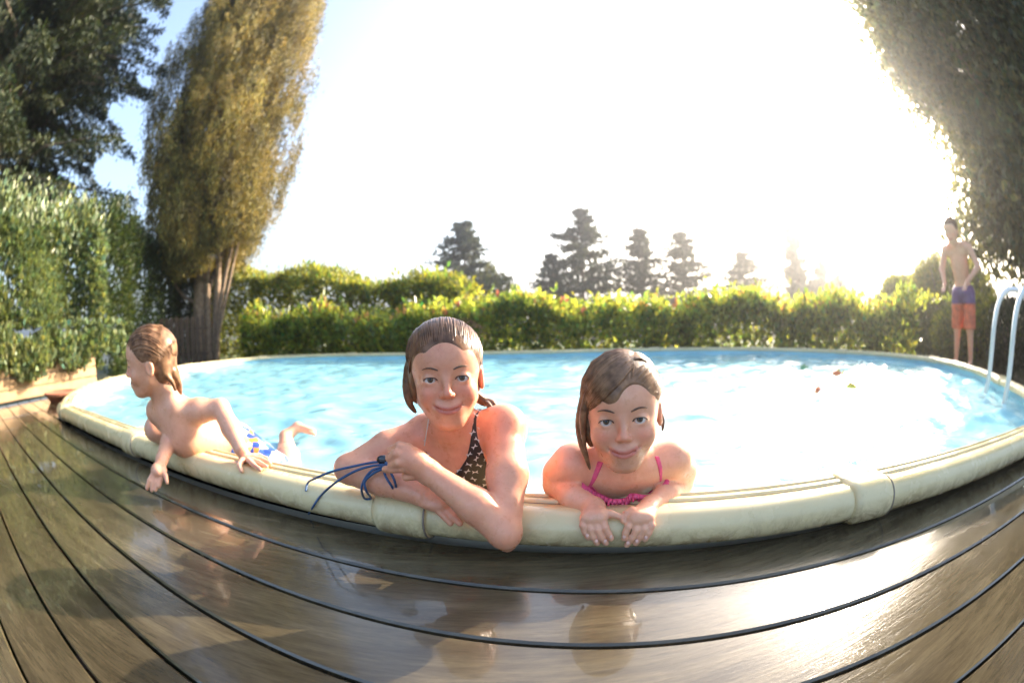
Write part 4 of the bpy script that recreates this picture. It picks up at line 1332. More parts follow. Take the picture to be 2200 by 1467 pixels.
# bow-print swimsuit
M_SUIT, nt, out = mat("dark_brown_swim_fabric")
p = N(nt, "BsdfPrincipled"); p.inputs['Roughness'].default_value = .42; p.inputs['Base Color'].default_value = (.020, .013, .011, 1)
p.inputs['Sheen Weight'].default_value = .1
nt.links.new(bump(nt, noise(nt, 22, 3, .5, mapping(nt, (1, 1, .5))), .3, .004), p.inputs['Normal']); nt.links.new(p.outputs[0], out.inputs[0])
M_WHITEPRINT = simple("white_fabric_print", (.72, .68, .64), .6)
XZ = lambda q: (q[0], q[2])
poly1 = [XZ(q) for q in [(-0.1888, 0.8700, 0.2563), (-0.1807, 0.8700, 0.2553), (-0.1916, 0.8700, 0.2013), (-0.1878, 0.8700, 0.1693), (-0.1692, 0.8700, 0.1423), (-0.1447, 0.8700, 0.1238), (-0.1197, 0.8700, 0.1471), (-0.1020, 0.8700, 0.1751), (-0.0921, 0.8700, 0.2117), (-0.0827, 0.8700, 0.2676), (-0.0677, 0.8700, 0.2773), (-0.0687, 0.8700, 0.2063), (-0.0623, 0.8700, 0.1693), (-0.0477, 0.8700, 0.1367)]]
poly1 += [(.03, .05), (.015, -.10), (.06, -.42), (-.28, -.42), (-.215, -.10), (-.235, .07), (-.225, .12)]
poly1 += [XZ(q) for q in [(-0.2319, 0.8700, 0.1684), (-0.2146, 0.8700, 0.1989), (-0.2010, 0.8700, 0.2274)]]
V, Fa, suit = clothing(Ttorso, .0028, lambda X, Z: poly_sdf(X, Z, poly1), "swimsuit", M_SUIT, girl)
# white printed bows spaced over the front
def bows(V, Fa, parent, n_try, gap, size, seed, ymax):
    r = np.random.default_rng(seed)
    c = V[Fa].mean(1); nrm = np.cross(V[Fa[:, 1]] - V[Fa[:, 0]], V[Fa[:, 2]] - V[Fa[:, 0]]); nrm /= np.linalg.norm(nrm, axis=1, keepdims=True) + 1e-9
    ok = np.nonzero((nrm[:, 1] < -.25) & (c[:, 1] < ymax) & (c[:, 2] > -.15))[0]
    r.shuffle(ok); got = []; VV = []; FF = []
    for i in ok[:n_try]:
        p = c[i]
        if any(np.linalg.norm(p - g_) < gap for g_ in got): continue
        got.append(p); n_ = nrm[i]; a = r.choice([-.5, .1, .6, 1.0]) + r.uniform(-.15, .15)
        u = np.cross(n_, [0, 0, 1]); u /= np.linalg.norm(u); w = np.cross(n_, u)
        uu = u * math.cos(a) + w * math.sin(a); ww = np.cross(n_, uu)
        b0 = len(VV)
        for x, y in ((-1, .62), (-.15, .14), (-.15, -.14), (-1, -.62), (-.72, 0), (1, .62), (.15, .14), (.15, -.14), (1, -.62), (.72, 0)):
            VV.append(p + n_ * .0009 + uu * x * size + ww * y * size)
        FF += [(b0, b0 + 1, b0 + 4), (b0 + 1, b0 + 2, b0 + 4), (b0 + 2, b0 + 3, b0 + 4), (b0 + 5, b0 + 9, b0 + 6), (b0 + 6, b0 + 9, b0 + 7), (b0 + 7, b0 + 9, b0 + 8), (b0 + 1, b0 + 6, b0 + 7), (b0 + 1, b0 + 7, b0 + 2)]
    o = mesh_np("bow_print", np.array(VV), FF, M_WHITEPRINT, parent); o['kind'] = 'stuff'
bows(V, Fa, suit, 60000, .0165, .0066, 5, .97)
Bag().tube([(-0.1756, 0.8520, 0.2655), (-0.1850, 0.8640, 0.2342), (-0.1934, 0.8680, 0.1997)], .0012, 5).obj("strap_piping", M_WHITEPRINT, suit, True)

# ================================================================== little girl
F = Field(axis_steps([(.03, .45, .0023)]), axis_steps([(.60, .93, .0023), (.93, 1.16, .007)]), axis_steps([(-1.02, -.07, .014), (-.07, .03, .004), (.03, .44, .0023)]))
sL, sR = (0.1201, 0.8350, 0.1609), (0.3359, 0.8300, 0.1526)
F.ell((.225, .842, .146), (.082, .070, .052), None, .02)
F.ell((.225, .862, .105), (.078, .050, .085), None, .03)
F.cone((.175, .850, .145), (.275, .845, .145), .046, .046, .04)
F.cone(sL, (.20, .85, .15), .034, .036, .035); F.cone(sR, (.25, .845, .15), .034, .036, .035)
F.cone((.222, .845, .165), (.214, .80, .205), .042, .040, .03)
F.ell((.225, .885, .02), (.080, .062, .11), None, .05)
F.ell((.225, .93, -.12), (.078, .065, .11), None, .05)
F.ell((.225, .955, -.24), (.092, .078, .09), None, .05)
T2 = F.copy()
for sx in (-1, 1):
    hp_, kn, an = (.225 + sx * .048, .965, -.28), (.225 + sx * .05, .93, -.58), (.225 + sx * .045, .985, -.90)
    F.cone(hp_, kn, .062, .042, .035); F.cone(kn, an, .042, .026, .02); F.cone(an, (an[0], .90, -.95), .026, .019, .02)
e2L, e2R = (0.0867, 0.8500, 0.1101), (0.3702, 0.8450, 0.0871)
w2L, w2R = (0.1493, 0.7480, 0.0968), (0.2665, 0.7480, 0.0879)
F.cone(sL, sL, .040, .040, .03); F.cone(sR, sR, .040, .040, .03)
F.chain([sL, (0.0948, 0.8520, 0.1350), e2L], [.039, .034, .028], .02); F.chain([sR, (0.3685, 0.8480, 0.1183), e2R], [.039, .034, .028], .02)
F.chain([e2L, (0.1165, 0.7900, 0.1055), w2L], [.028, .029, .0205], .008); F.chain([e2R, (0.3156, 0.7900, 0.0892), w2R], [.028, .029, .0205], .008)
# hands spread over the rolled edge; fingers curl down the roll
F.cone(w2L, (0.1411, 0.7118, 0.0945), .020, .016, .01); F.cone(w2L, (0.1548, 0.7098, 0.0962), .019, .015, .01); F.cone(w2L, (0.1291, 0.7141, 0.0945), .018, .013, .01)
F.cone(w2R, (0.2265, 0.6928, 0.0942), .020, .016, .01); F.cone(w2R, (0.2147, 0.6964, 0.0940), .019, .015, .01); F.cone(w2R, (0.2420, 0.6891, 0.0939), .018, .013, .01)
for pts in (
    [(0.1257, 0.7147, 0.0945), (0.1218, 0.7046, 0.0838), (0.1251, 0.7007, 0.0712), (0.1313, 0.6982, 0.0596)],
    [(0.1344, 0.7087, 0.0927), (0.1340, 0.6976, 0.0782), (0.1394, 0.6949, 0.0627), (0.1484, 0.6959, 0.0464)],
    [(0.1455, 0.7065, 0.0927), (0.1474, 0.6941, 0.0766), (0.1549, 0.6921, 0.0605), (0.1646, 0.6923, 0.0466)],
    [(0.1578, 0.7070, 0.0953), (0.1612, 0.6937, 0.0815), (0.1674, 0.6902, 0.0684), (0.1732, 0.6896, 0.0576)],
    [(0.2475, 0.6887, 0.0934), (0.2469, 0.6777, 0.0827), (0.2419, 0.6751, 0.0685), (0.2367, 0.6773, 0.0537)],
    [(0.2364, 0.6883, 0.0921), (0.2327, 0.6776, 0.0768), (0.2269, 0.6777, 0.0611), (0.2202, 0.6814, 0.0454)],
    [(0.2233, 0.6907, 0.0917), (0.2181, 0.6800, 0.0755), (0.2112, 0.6798, 0.0591), (0.2042, 0.6856, 0.0411)],
    [(0.2110, 0.6961, 0.0946), (0.2039, 0.6863, 0.0823), (0.1989, 0.6843, 0.0697), (0.1973, 0.6847, 0.0573)]):
    finger(F, pts, .0078, .0060, .0022)
NAILS = [(0.1283, 0.6925, 0.0671), (0.1447, 0.6879, 0.0556), (0.1610, 0.6857, 0.0550), (0.1707, 0.6840, 0.0652), (0.2355, 0.6699, 0.0620), (0.2189, 0.6729, 0.0546), (0.2031, 0.6770, 0.0503), (0.1953, 0.6790, 0.0648)]
finger(F, [(0.1573, 0.7155, 0.1052), (0.1741, 0.7097, 0.1013), (0.1900, 0.7032, 0.0967)], .0085, .0064, .004)
finger(F, [(0.2146, 0.7059, 0.1055), (0.2029, 0.7017, 0.1009), (0.1968, 0.6962, 0.0902)], .0085, .0064, .004)
h2_ = Head((0.2039, 0.7680, 0.2866), (-.235, -.97, .0), (-.075, -.02, 1), .985, 1.0).build(F)
h2_.cone(F, (0, -.025, -.055), (.0, -.055, -.105), .038, .040, .025)
girl2 = finish_person(F, "person", M_SKIN2, "little girl in a pink ruffled bikini top with both hands over the pool rail",
    [h2_], [((sL[0], sL[1] - .03, sL[2]), .05, (1.03, .86, .84)), ((.22, .80, .13), .05, (1.02, .88, .86))])
M_NAIL = simple("fingernail", (.78, .46, .36), .35)
for q in NAILS:
    o = uv_sphere("fingernail", .001, M_NAIL, girl2, 10, 6); o.location = q; o.scale = (3.4, 1.3, 3.9); o.rotation_euler = (-.35, 0, -.25)
eyes(h2_, girl2); brows(h2_, girl2)
c_, r_ = np.array((0, -.012, .035)), np.array((.078, .0995, .0795))
V, Fa, hair2 = hair_shell("hair", h2_, [(tuple(c_), tuple(r_)), ((0, -.045, -.015), (.072, .062, .070)), ((-.064, -.006, -.015), (.015, .040, .055))],
    [((.004, .112, -.044), (.061, .080, .082)), ((.026, .112, -.012), (.042, .078, .082)), ((0, .080, -.10), (.068, .078, .075)), ((.080, .0, -.012), (.012, .024, .036))],
    M_HAIR2, girl2, locks=[([(-.066, .020, .035), (-.080, .020, -.01), (-.081, .018, -.05), (-.074, .014, -.085), (-.068, .012, -.112)], .0125, .0018),
                           ([(-.058, .040, .045), (-.072, .040, .01), (-.076, .034, -.03), (-.072, .026, -.07)], .009, .0016),
                           ([(.068, -.03, .0), (.080, -.02, -.03), (.078, -.01, -.05)], .007, .0012)])
part = np.array((.028, .05, .098))
ps = comb(h2_, lambda u: part + np.array((0, -.09 * u, .01)), lambda u: (-.08, .055 - .12 * u, .012 - .05 * u), c_, r_, 260, 1.010, mid=lambda u: (0, .045 * (1 - u), .012), seed=6)
ps += comb(h2_, lambda u: part + np.array((0, -.09 * u, .01)), lambda u: (.08, .0 - .08 * u, .035 - .03 * u), c_, r_, 120, 1.015, mid=lambda u: (0, .0, .03), seed=7)
ps += comb(h2_, lambda u: part + np.array((0, .012 - .02 * u, 0)), lambda u: (-.045 - .03 * u, .066 - .02 * u, .026 - .02 * u), c_, r_, 170, 1.012, mid=lambda u: (0, .03 - .01 * u, .004), seed=19)
ps += comb(h2_, lambda u: (.02 + .048 * u, .070 - .03 * u, .072 - .045 * u + .005 * math.sin(u * 80)), lambda u: (.06 + .016 * u, -.06, .05 - .05 * u), c_, r_, 170, 1.010, mid=lambda u: (.01, 0, .02), seed=17)
ps += comb(h2_, lambda u: (-.05 - .02 * u, .06 - .03 * u, .05), lambda u: (-.075, .03 - .05 * u, -.06), c_, r_, 40, 1.03, seed=9)
strands(h2_, ps, hair2, M_HAIR2, .0010)
strands(h2_, ps[::5], hair2, M_HAIR2, .0022, 'hair_clumps')
bb = comb(h2_, lambda u: (-.055 + .125 * u, .070 - 1.8 * (u - .45) ** 2 * .09, .030 + .046 * min(1, u * 1.4) - .05 * max(0, u - .7) + .004 * math.sin(u * 150)), lambda u: (-.07 + .14 * u, .0, .085 - .03 * u), c_, r_, 150, 1.0, seed=25)
strands(h2_, bb, hair2, M_HAIR2, .00045, 'baby_hair')
# bikini top
M_PINK = simple("pink_swim_fabric", (.72, .085, .20), .5, nscale=60, var=.2, bumps=(.3, .001))
M_DARKSUIT = simple("black_swim_fabric", (.016, .013, .014), .5)
yy = .81
stl = [XZ(q) for q in [(0.1631, 0.8100, 0.1800), (0.1737, 0.8100, 0.1792), (0.1510, 0.8100, 0.1199), (0.1365, 0.8100, 0.1189)]]
strr = [XZ(q) for q in [(0.2829, 0.8100, 0.1802), (0.2934, 0.8100, 0.1792), (0.3164, 0.8100, 0.1118), (0.3017, 0.8100, 0.1070)]]
band = [XZ(q) for q in [(0.1247, 0.8100, 0.1302), (0.1538, 0.8100, 0.1260), (0.1661, 0.8100, 0.1080), (0.1947, 0.8100, 0.0902), (0.2306, 0.8100, 0.0854), (0.2374, 0.8100, 0.0924), (0.2775, 0.8100, 0.0878), (0.2959, 0.8100, 0.0989), (0.3006, 0.8100, 0.1203), (0.3228, 0.8100, 0.1132)]]
band += [(.325, .03), (.12, .03)]
clothing(T2, .0019, lambda X, Z: poly_sdf(X, Z, stl), "shoulder_strap", M_PINK, girl2)
clothing(T2, .0019, lambda X, Z: poly_sdf(X, Z, strr), "shoulder_strap", M_PINK, girl2)
low = [(.11, .055), (.34, .055), (.35, -.33), (.10, -.33)]
V, Fa, top_ = clothing(T2, .0028, lambda X, Z: np.minimum(poly_sdf(X, Z, band), 9), "bikini_top", M_PINK, girl2)
clothing(T2, .0036, lambda X, Z: poly_sdf(X, Z, low), "swimsuit_body", M_DARKSUIT, girl2)
edge = [(0.1308, 0.7880, 0.1324), (0.1429, 0.7800, 0.1245), (0.1626, 0.7720, 0.1117), (0.1870, 0.7680, 0.1008), (0.2158, 0.7670, 0.0993), (0.2293, 0.7680, 0.1079), (0.2670, 0.7720, 0.0986), (0.2918, 0.7800, 0.1040), (0.3062, 0.7880, 0.1151), (0.3147, 0.7960, 0.1238)]
ep = catmull(edge, 14); V = []; nE = len(ep)
for i, q in enumerate(ep):
    ph = i * 1.35; am = .0042 + .002 * math.sin(i * .37)
    V.append((q[0] + .001 * math.sin(ph), q[1] - .000, q[2] + .006)); V.append((q[0] + .0030 * math.cos(ph), q[1] - .004 - am * (1 + math.sin(ph)) * .6, q[2] - .001))
    V.append((q[0] + .0045 * math.cos(ph), q[1] - .003 - am * (1 + math.sin(ph)), q[2] - .0075 + .0012 * math.sin(ph * .5)))
Fq = [(3 * i + j, 3 * i + j + 1, 3 * i + j + 4, 3 * i + j + 3) for i in range(nE - 1) for j in (0, 1)]
o = mesh_np("ruffle", np.array(V), Fq, M_PINK, top_, True)
sm = o.modifiers.new("thickness", 'SOLIDIFY'); sm.thickness = .0012

# ================================================================== boy climbing over the rail
F = Field(axis_steps([(-1.34, -.62, .0032)]), axis_steps([(.70, 1.30, .0032), (1.30, 1.62, .007)]), axis_steps([(-.36, -.04, .009), (-.04, .52, .0032)]))
S = (-1.0178, 0.9553, 0.2279); Sf = (-1.1340, 0.9524, 0.2212)
neck = (-1.0732, 0.9419, 0.2736); hipb = (-0.9765, 1.1584, 0.0881)
F.cone(S, Sf, .044, .044, .04)
F.cone((-1.0533, 0.9587, 0.2163), (-1.0263, 0.9847, 0.1534), .056, .066, .05)
F.cone((-1.0252, 0.9790, 0.1547), (-1.0090, 1.0318, 0.1319), .070, .058, .05)
F.cone((-1.0090, 1.0318, 0.1319), hipb, .058, .068, .05)
F.cone((-1.0592, 0.9512, 0.2437), neck, .042, .036, .03)
F.cone(neck, (-1.0740, 0.9161, 0.3059), .037, .036, .025)
F.cone(S, (-0.9858, 0.9729, 0.1962), .030, .020, .03)
for q in range(5):
    a_ = np.array((-0.9939, 0.9448, 0.2040)) * (1 - q / 5) + np.array((-0.9669, 1.0013, 0.1547)) * (q / 5); b_ = np.array((-1.0060, 0.9307, 0.1743)) * (1 - q / 5) + np.array((-0.9877, 0.9698, 0.1214)) * (q / 5)
    F.cone(tuple(a_), tuple(b_), .0050, .0042, .012)
F.ell((-1.0150, 0.9292, 0.2498), (.030, .026, .030), None, .02)
T3 = F.copy()
hipc = np.array(hipb)
# left thigh under water, calf trailing, foot breaking the surface
kneeL = (-.715, 1.16, -.04); ankL = (-.885, 1.42, .045)
F.cone(tuple(hipc + np.array([.02, .03, -.02])), kneeL, .068, .048, .04)
F.chain([kneeL, (-.80, 1.28, .01), ankL], [.046, .044, .026], .02)
F.cone(ankL, (-.85, 1.47, .075), .024, .020, .015); F.cone((-.85, 1.47, .075), (-.775, 1.46, .062), .018, .013, .012)
for q in range(5): F.cone((-.785, 1.445 + q * .007, .062 - q * .002), (-.760 - q * .004, 1.440 + q * .008, .060 - q * .003), .0075, .006, .003)
# right leg hooked over the rail, knee on the ledge
kneeR = (-1.2146, 0.9936, 0.1475)
F.cone(tuple(hipc + np.array([-.05, .03, -.01])), kneeR, .064, .043, .02)
F.chain([kneeR, (-1.16, 1.20, .02), (-1.13, 1.34, -.10)], [.042, .038, .024], .01)
F.cone((-1.13, 1.34, -.10), (-1.14, 1.38, -.20), .024, .016, .015)
# left arm, elbow up, hand on the ledge
eB = (-0.8644, 1.0058, 0.2357); wB = (-0.7624, 0.9529, 0.1385)
F.chain([S, (-0.9362, 0.9807, 0.2309), eB], [.042, .036, .030], .02)
F.chain([eB, (-0.8127, 0.9832, 0.1847), wB], [.030, .031, .020], .012)
hb = (-0.7526, 0.9566, 0.1137)
F.cone(wB, hb, .020, .016, .01); F.ell((-0.7465, 0.9620, 0.1099), (.030, .024, .0125), None, .01)
for pts in (
    [(-0.7439, 0.9289, 0.1117), (-0.7367, 0.9018, 0.1044), (-0.7200, 0.8872, 0.0949)],
    [(-0.7202, 0.9304, 0.1136), (-0.6886, 0.9097, 0.1097), (-0.6576, 0.8954, 0.1044)],
    [(-0.7162, 0.9395, 0.1140), (-0.6851, 0.9320, 0.1099), (-0.6492, 0.9176, 0.1060)],
    [(-0.7213, 0.9571, 0.1138), (-0.6937, 0.9606, 0.1099), (-0.6555, 0.9458, 0.1058)],
    [(-0.7286, 0.9732, 0.1139), (-0.7122, 0.9837, 0.1096), (-0.6873, 0.9809, 0.1058)]):
    finger(F, pts, .0085, .0062, .003)
# right arm down to the deck
eF = (-1.0732, 0.9680, 0.1651); wF = (-1.0323, 0.8513, 0.1024)
F.chain([Sf, (-1.1170, 0.9636, 0.1883), eF], [.038, .034, .028], .01)
F.chain([eF, (-1.0519, 0.9124, 0.1345), wF], [.029, .030, .020], .006)
F.cone(wF, (-1.0081, 0.8057, 0.0811), .021, .019, .01); F.ell((-1.0105, 0.8085, 0.0828), (.028, .028, .022), None, .01)
for pts in (
    [(-1.0191, 0.7903, 0.0782), (-1.0271, 0.7709, 0.0601), (-1.0345, 0.7581, 0.0386)],
    [(-1.0106, 0.7948, 0.0754), (-1.0164, 0.7768, 0.0544), (-1.0203, 0.7654, 0.0331)],
    [(-1.0019, 0.8020, 0.0746), (-1.0052, 0.7842, 0.0540), (-1.0070, 0.7717, 0.0349)],
    [(-0.9944, 0.8090, 0.0766), (-0.9945, 0.7946, 0.0611), (-0.9950, 0.7822, 0.0450)],
    [(-0.9906, 0.8136, 0.0871), (-0.9771, 0.8063, 0.0716), (-0.9657, 0.7963, 0.0568)]):
    finger(F, pts, .0088, .0064, .003)
h3_ = Head((-1.0795, 0.8963, 0.3866), (-.74, -.66, -.10), (.14, .02, 1), .96, .6).build(F)
h3_.cone(F, (0, -.025, -.055), (0, -.050, -.10), .040, .040, .025)
boy = finish_person(F, "person", M_SKIN3, "boy in blue patterned swim shorts hauling himself over the rail onto the deck", [h3_], [])
eyes(h3_, boy, (-1.8, .2, .4)); brows(h3_, boy)
c_, r_ = np.array((0, -.013, .034)), np.array((.0775, .097, .0785))
V, Fa, hair3 = hair_shell("hair", h3_, [(tuple(c_), tuple(r_)), ((0, -.045, -.015), (.070, .055, .070))],
    [((0, .118, -.040), (.064, .084, .090)), ((0, .080, -.10), (.085, .085, .080)), ((.080, .006, -.018), (.016, .020, .030)), ((-.080, .006, -.018), (.016, .020, .030))],
    M_HAIR2, boy, .003, locks=[([(.055, -.05, -.03), (.050, -.075, -.07), (.045, -.08, -.10)], .012, .003), ([(.03, -.08, -.04), (.02, -.095, -.08), (.015, -.095, -.12)], .018, .003), ([(-.03, -.08, -.04), (-.03, -.09, -.08), (-.03, -.09, -.10)], .018, .003)])
ps = comb(h3_, lambda u: (.066 * math.cos(math.pi * u), .062 * math.sin(math.pi * u) + .01, .015 + .045 * math.sin(math.pi * u)), lambda u: (.07 * math.cos(math.pi * u), -.085, -.04 + .02 * math.sin(math.pi * u)), c_, r_, 300, 1.012, mid=lambda u: (0, 0, .05 * math.sin(math.pi * u)), seed=12)
strands(h3_, ps, hair3, M_HAIR2, .0013)
strands(h3_, ps[::5], hair3, M_HAIR2, .0024, 'hair_clumps')
# swim shorts, cut around hips and thighs
M_SHORT, nt, out = mat("blue_floral_swim_fabric")
p = N(nt, "BsdfPrincipled"); p.inputs['Roughness'].default_value = .55
v = N(nt, "TexVoronoi"); v.inputs['Scale'].default_value = 42; nt.links.new(mapping(nt), v.inputs['Vector'])
sepc = N(nt, "SeparateColor"); nt.links.new(v.outputs['Color'], sepc.inputs[0])
r1 = N(nt, "ValToRGB"); r1.color_ramp.interpolation = 'CONSTANT'
els = r1.color_ramp.elements
els[0].position = 0; els[0].color = (.02, .07, .42, 1); els[1].position = .42; els[1].color = (.70, .74, .80, 1)
for pos, c in ((.62, (.75, .30, .05, 1)), (.75, (.06, .16, .60, 1)), (.9, (.75, .70, .25, 1))):
    e = els.new(pos); e.color = c
nt.links.new(sepc.outputs[0], r1.inputs[0]); nt.links.new(r1.outputs[0], p.inputs['Base Color']); nt.links.new(p.outputs[0], out.inputs[0])
Fs = Field(axis_steps([(-1.16, -.62, .004)]), axis_steps([(1.0, 1.36, .004)]), axis_steps([(-.2, .24, .004)]))
Fs.cone(tuple(hipc + np.array([.0, .0, -.0])), tuple(hipc + np.array([.02, .03, -.03])), .073, .076, .03)
kL = np.array(kneeL); hb_ = hipc + np.array([.02, .03, -.02]); Fs.cone(tuple(hb_), tuple(hb_ * .35 + kL * .65), .076, .066, .03)
kR = np.array(kneeR); hb_ = hipc + np.array([-.05, .03, -.01]); Fs.cone(tuple(hb_), tuple(hb_ * .5 + kR * .5), .073, .066, .03)
V, Fa = Fs.mesh()
V = V + lump(V, 70, 3)[:, None] * .0025
mesh_np("swim_shorts", V, Fa, M_SHORT, boy, True)

# ================================================================== standing boy at the far right
bx, by = 4.40, 2.15
fw = np.array([-.80, -.15, 0]); fw /= np.linalg.norm(fw); lf = np.array([-fw[1], fw[0], 0]) * 1.0
def Q(f, l, z): return tuple(np.array([bx, by, 0]) + fw * f + lf * l + np.array([0, 0, z]))
F = Field(axis_steps([(bx - .62, bx + .4, .007)]), axis_steps([(by - .42, by + .42, .007)]), axis_steps([(-.01, 1.50, .007)]))
for sx in (-1, 1):
    st = .05 if sx > 0 else -.04
    F.cone(Q(0, sx * .075, .68), Q(.03 + st, sx * .10, .37), .075, .050, .04)
    F.cone(Q(.03 + st, sx * .10, .37), Q(st, sx * .115, .06), .048, .028, .02)
    F.cone(Q(st, sx * .115, .03), Q(st + .13, sx * .13, .018), .026, .018, .015)
F.ell(Q(0, 0, .72), (.12, .12, .10), None, .04)
F.cone(Q(.01, 0, .78), Q(.08, 0, 1.0), .100, .112, .05)
F.cone(Q(.12, -.10, 1.12), Q(.12, .10, 1.12), .078, .078, .05)
F.cone(Q(.14, 0, 1.14), Q(.24, 0, 1.20), .042, .040, .03)
for sx in (-1, 1):
    F.chain([Q(.13, sx * .17, 1.13), Q(.20 + .03 * sx, sx * (.25 + .03 * sx), .93), Q(.34 + .08 * sx, sx * .17, .78)], [.042, .034, .022], .02)
    F.cone(Q(.34 + .08 * sx, sx * .17, .78), Q(.40 + .08 * sx, sx * .16, .74), .022, .015, .01)
    for k in range(4): F.cone(Q(.40 + .08 * sx, sx * (.145 + .011 * k), .74), Q(.45 + .08 * sx, sx * (.14 + .013 * k), .705), .009, .006, .002)
h4_ = Head(Q(.30, 0, 1.275), tuple(fw + np.array([0, 0, -.25])), (0, 0, 1), 1.18, .5).build(F)
stand = finish_person(F, "person", M_SKIN2, "boy in orange and purple swim shorts standing beyond the right end of the pool", [h4_], [])
V, Fa, _ = hair_shell("hair", h4_, [((0, -.013, .034), (.0785, .098, .080)), ((0, -.045, -.015), (.072, .062, .07))],
    [((0, .112, -.032), (.075, .074, .098)), ((0, .080, -.10), (.085, .085, .080))], M_HAIR1, stand, .005)
M_ORANGE = simple("orange_swim_fabric", (.62, .13, .05), .55, nscale=16, var=.35)
M_PURPLE = simple("purple_swim_fabric", (.12, .06, .17), .55, nscale=16, var=.3)
for nm, m_, z0, z1 in (("shorts_top", M_PURPLE, .60, .80), ("shorts_legs", M_ORANGE, .36, .597)):
    Fs = Field(axis_steps([(bx - .3, bx + .3, .008)]), axis_steps([(by - .3, by + .3, .008)]), axis_steps([(.30, .86, .008)]))
    for sx in (-1, 1):
        st = .05 if sx > 0 else -.04
        Fs.cone(Q(0, sx * .075, .70), Q(.03 + st, sx * .10, .34), .086, .078, .02)
    Fs.ell(Q(0, 0, .72), (.132, .132, .11), None, .03)
    Zg = Fs.z[None, None, :]
    Fs.D = np.maximum(Fs.D, np.maximum(Zg - z1, z0 - Zg).astype(np.float32))
    V, Fa = Fs.mesh(); mesh_np(nm, V, Fa, m_, stand, True)

# ------------------------------------------------------------------ goggles with a blue cord, held under the fist
M_CORD, nt, out = mat("blue_braided_cord")
p = N(nt, "BsdfPrincipled"); p.inputs['Roughness'].default_value = .5
wv = N(nt, "TexWave"); wv.inputs['Scale'].default_value = 180; nt.links.new(mapping(nt), wv.inputs[0])
nt.links.new(ramp(nt, wv.outputs[0], [(.35, (.012, .035, .11)), (.6, (.06, .15, .30))]), p.inputs['Base Color']); nt.links.new(p.outputs[0], out.inputs[0])
M_LENS = simple("dark_goggle_lens", (.01, .012, .02), .08, coat=.5)
g_ = tag(empty("swim_goggles", (-0.2610, 0.7850, 0.1864)), "dark swim goggles on a blue braided cord, tied loosely round the older girl's forearm", "goggles")
o0 = np.array(g_.location)
def rel(pts): return [tuple(np.array(q) - o0) for q in catmull(pts, 6)]
for pts in (
    [(-0.2427, 0.7650, 0.1938), (-0.2714, 0.7750, 0.1913), (-0.3179, 0.7820, 0.1797), (-0.3809, 0.7850, 0.1613), (-0.4265, 0.7900, 0.1410), (-0.4881, 0.8564, 0.0999), (-0.4880, 0.8374, 0.0855)],
    [(-0.2422, 0.7620, 0.1909), (-0.2833, 0.7720, 0.1838), (-0.3284, 0.7720, 0.1673), (-0.3811, 0.7780, 0.1341), (-0.4437, 0.8249, 0.0807), (-0.4646, 0.8219, 0.0558), (-0.5188, 0.8816, 0.0003)],
    [(-0.2492, 0.7650, 0.1877), (-0.2819, 0.7650, 0.1763), (-0.3026, 0.7640, 0.1534), (-0.3123, 0.7680, 0.1305), (-0.3257, 0.8103, 0.0926), (-0.3102, 0.8100, 0.0938), (-0.2998, 0.7640, 0.1288), (-0.3000, 0.7620, 0.1523), (-0.2753, 0.7620, 0.1738), (-0.2452, 0.7640, 0.1862)],
    [(-0.2572, 0.7650, 0.1854), (-0.2538, 0.7600, 0.1676), (-0.2428, 0.7600, 0.1451), (-0.2523, 0.8148, 0.1020), (-0.2336, 0.7570, 0.1517), (-0.2406, 0.7570, 0.1752), (-0.2531, 0.7650, 0.1875)]):
    Bag().tube(rel(pts), .0027, 7).obj("cord", M_CORD, g_, True)
for c in ((-0.2590, 0.7750, 0.1957), (-0.2446, 0.7700, 0.1891)):
    o = uv_sphere("lens", .013, M_LENS, g_); o.location = tuple(np.array(c) - o0); o.scale = (1.15, .6, .8)
Bag().tube(rel([(-0.2626, 0.7650, 0.1891), (-0.2538, 0.7600, 0.1853), (-0.2450, 0.7580, 0.1902), (-0.2514, 0.7620, 0.1944)]), .003, 7).obj("knot", M_CORD, g_, True)

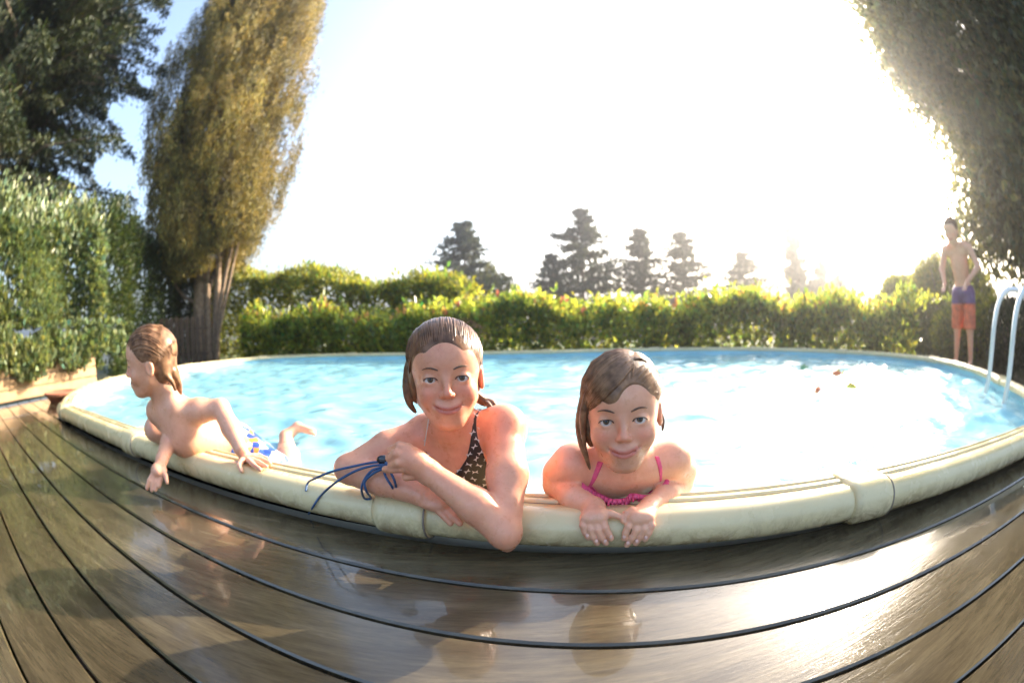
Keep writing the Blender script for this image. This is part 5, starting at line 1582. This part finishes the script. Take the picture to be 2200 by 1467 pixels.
# ------------------------------------------------------------------ floating toys
M_TOY = [simple("orange_toy_rubber", (.70, .16, .06), .4), simple("purple_toy_rubber", (.13, .06, .22), .4), simple("green_toy_rubber", (.03, .20, .08), .4), simple("yellow_toy_rubber", (.75, .5, .08), .4)]
def fish(loc, rz, sc, mb, mf, label):
    t = tag(empty("toy_fish", loc), label, "toy fish", "toy fish floating on the pool"); t.rotation_euler.z = rz
    V = []; Fq = []; ns = 10
    for i, (x, r) in enumerate([(-.05, .001), (-.044, .010), (-.03, .017), (-.01, .021), (.012, .017), (.03, .009), (.042, .004)]):
        for j in range(ns): V.append((x * sc, r * .6 * sc * math.cos(j * 6.2832 / ns), r * sc * math.sin(j * 6.2832 / ns)))
    for i in range(6):
        for j in range(ns): Fq.append((i * ns + j, i * ns + (j + 1) % ns, (i + 1) * ns + (j + 1) % ns, (i + 1) * ns + j))
    Fq.append(tuple(range(ns))); Fq.append(tuple(6 * ns + j for j in range(ns))[::-1])
    mesh_np("body", np.array(V), Fq, M_TOY[mb], t, True)
    Bag().add([(.036 * sc, -.003, 0), (.062 * sc, -.004, .018 * sc), (.056 * sc, -.003, 0), (.062 * sc, -.004, -.018 * sc), (.036 * sc, .003, 0), (.062 * sc, .004, .018 * sc), (.056 * sc, .003, 0), (.062 * sc, .004, -.018 * sc)],
              [(0, 1, 2), (0, 2, 3), (4, 6, 5), (4, 7, 6), (0, 4, 5, 1), (1, 5, 6, 2), (2, 6, 7, 3), (3, 7, 4, 0)]).obj("tail_fin", M_TOY[mf], t)
    Bag().add([(-.015 * sc, -.003, .018 * sc), (.02 * sc, -.003, .014 * sc), (.012 * sc, -.002, .036 * sc), (-.015 * sc, .003, .018 * sc), (.02 * sc, .003, .014 * sc), (.012 * sc, .002, .036 * sc)],
              [(0, 1, 2), (3, 5, 4), (0, 3, 4, 1), (1, 4, 5, 2), (2, 5, 3, 0)]).obj("back_fin", M_TOY[mf], t)
fish((1.70, 1.87, .052), .5, 1.0, 0, 1, "orange and purple toy fish floating nearest the camera, left of the sun glare")
fish((2.32, 2.32, .055), -.3, 1.0, 0, 3, "flat orange toy fish floating near the far right rail")
fish((1.99, 1.85, .052), 2.4, .9, 3, 0, "pale yellow toy fish floating at the edge of the sun glare")
fish((2.33, 2.77, .055), .1, .9, 2, 2, "green toy fish floating farthest out by the far rail")

# ------------------------------------------------------------------ ladder at the right end
lad = tag(empty("pool_ladder", (2.78, .90, 0)), "white tubular pool ladder arching over the rail at the right edge", "ladder")
ou = np.array([.69, -.72]); al = np.array([.72, .69])
def LP(o, a, z): return (ou[0] * o + al[0] * a, ou[1] * o + al[1] * a, z)
for a in (-.2, .2):
    Bag().tube(catmull([LP(-.34, a, -.95), LP(-.22, a, -.3), LP(-.14, a, .05), LP(-.10, a, .42), LP(-.02, a, .60), LP(.12, a, .64), LP(.25, a, .56), LP(.30, a, .38), LP(.31, a, .02)], 7), .019, 12).obj("rail", M_STEEL, lad, True)
for k in range(4):
    z = -.75 + k * .24; o = -.30 + k * .045
    Bag().box((ou[0] * o, ou[1] * o, z), (.40, .075, .025), math.atan2(al[1], al[0]), .006).obj("step", M_STEEL, lad)
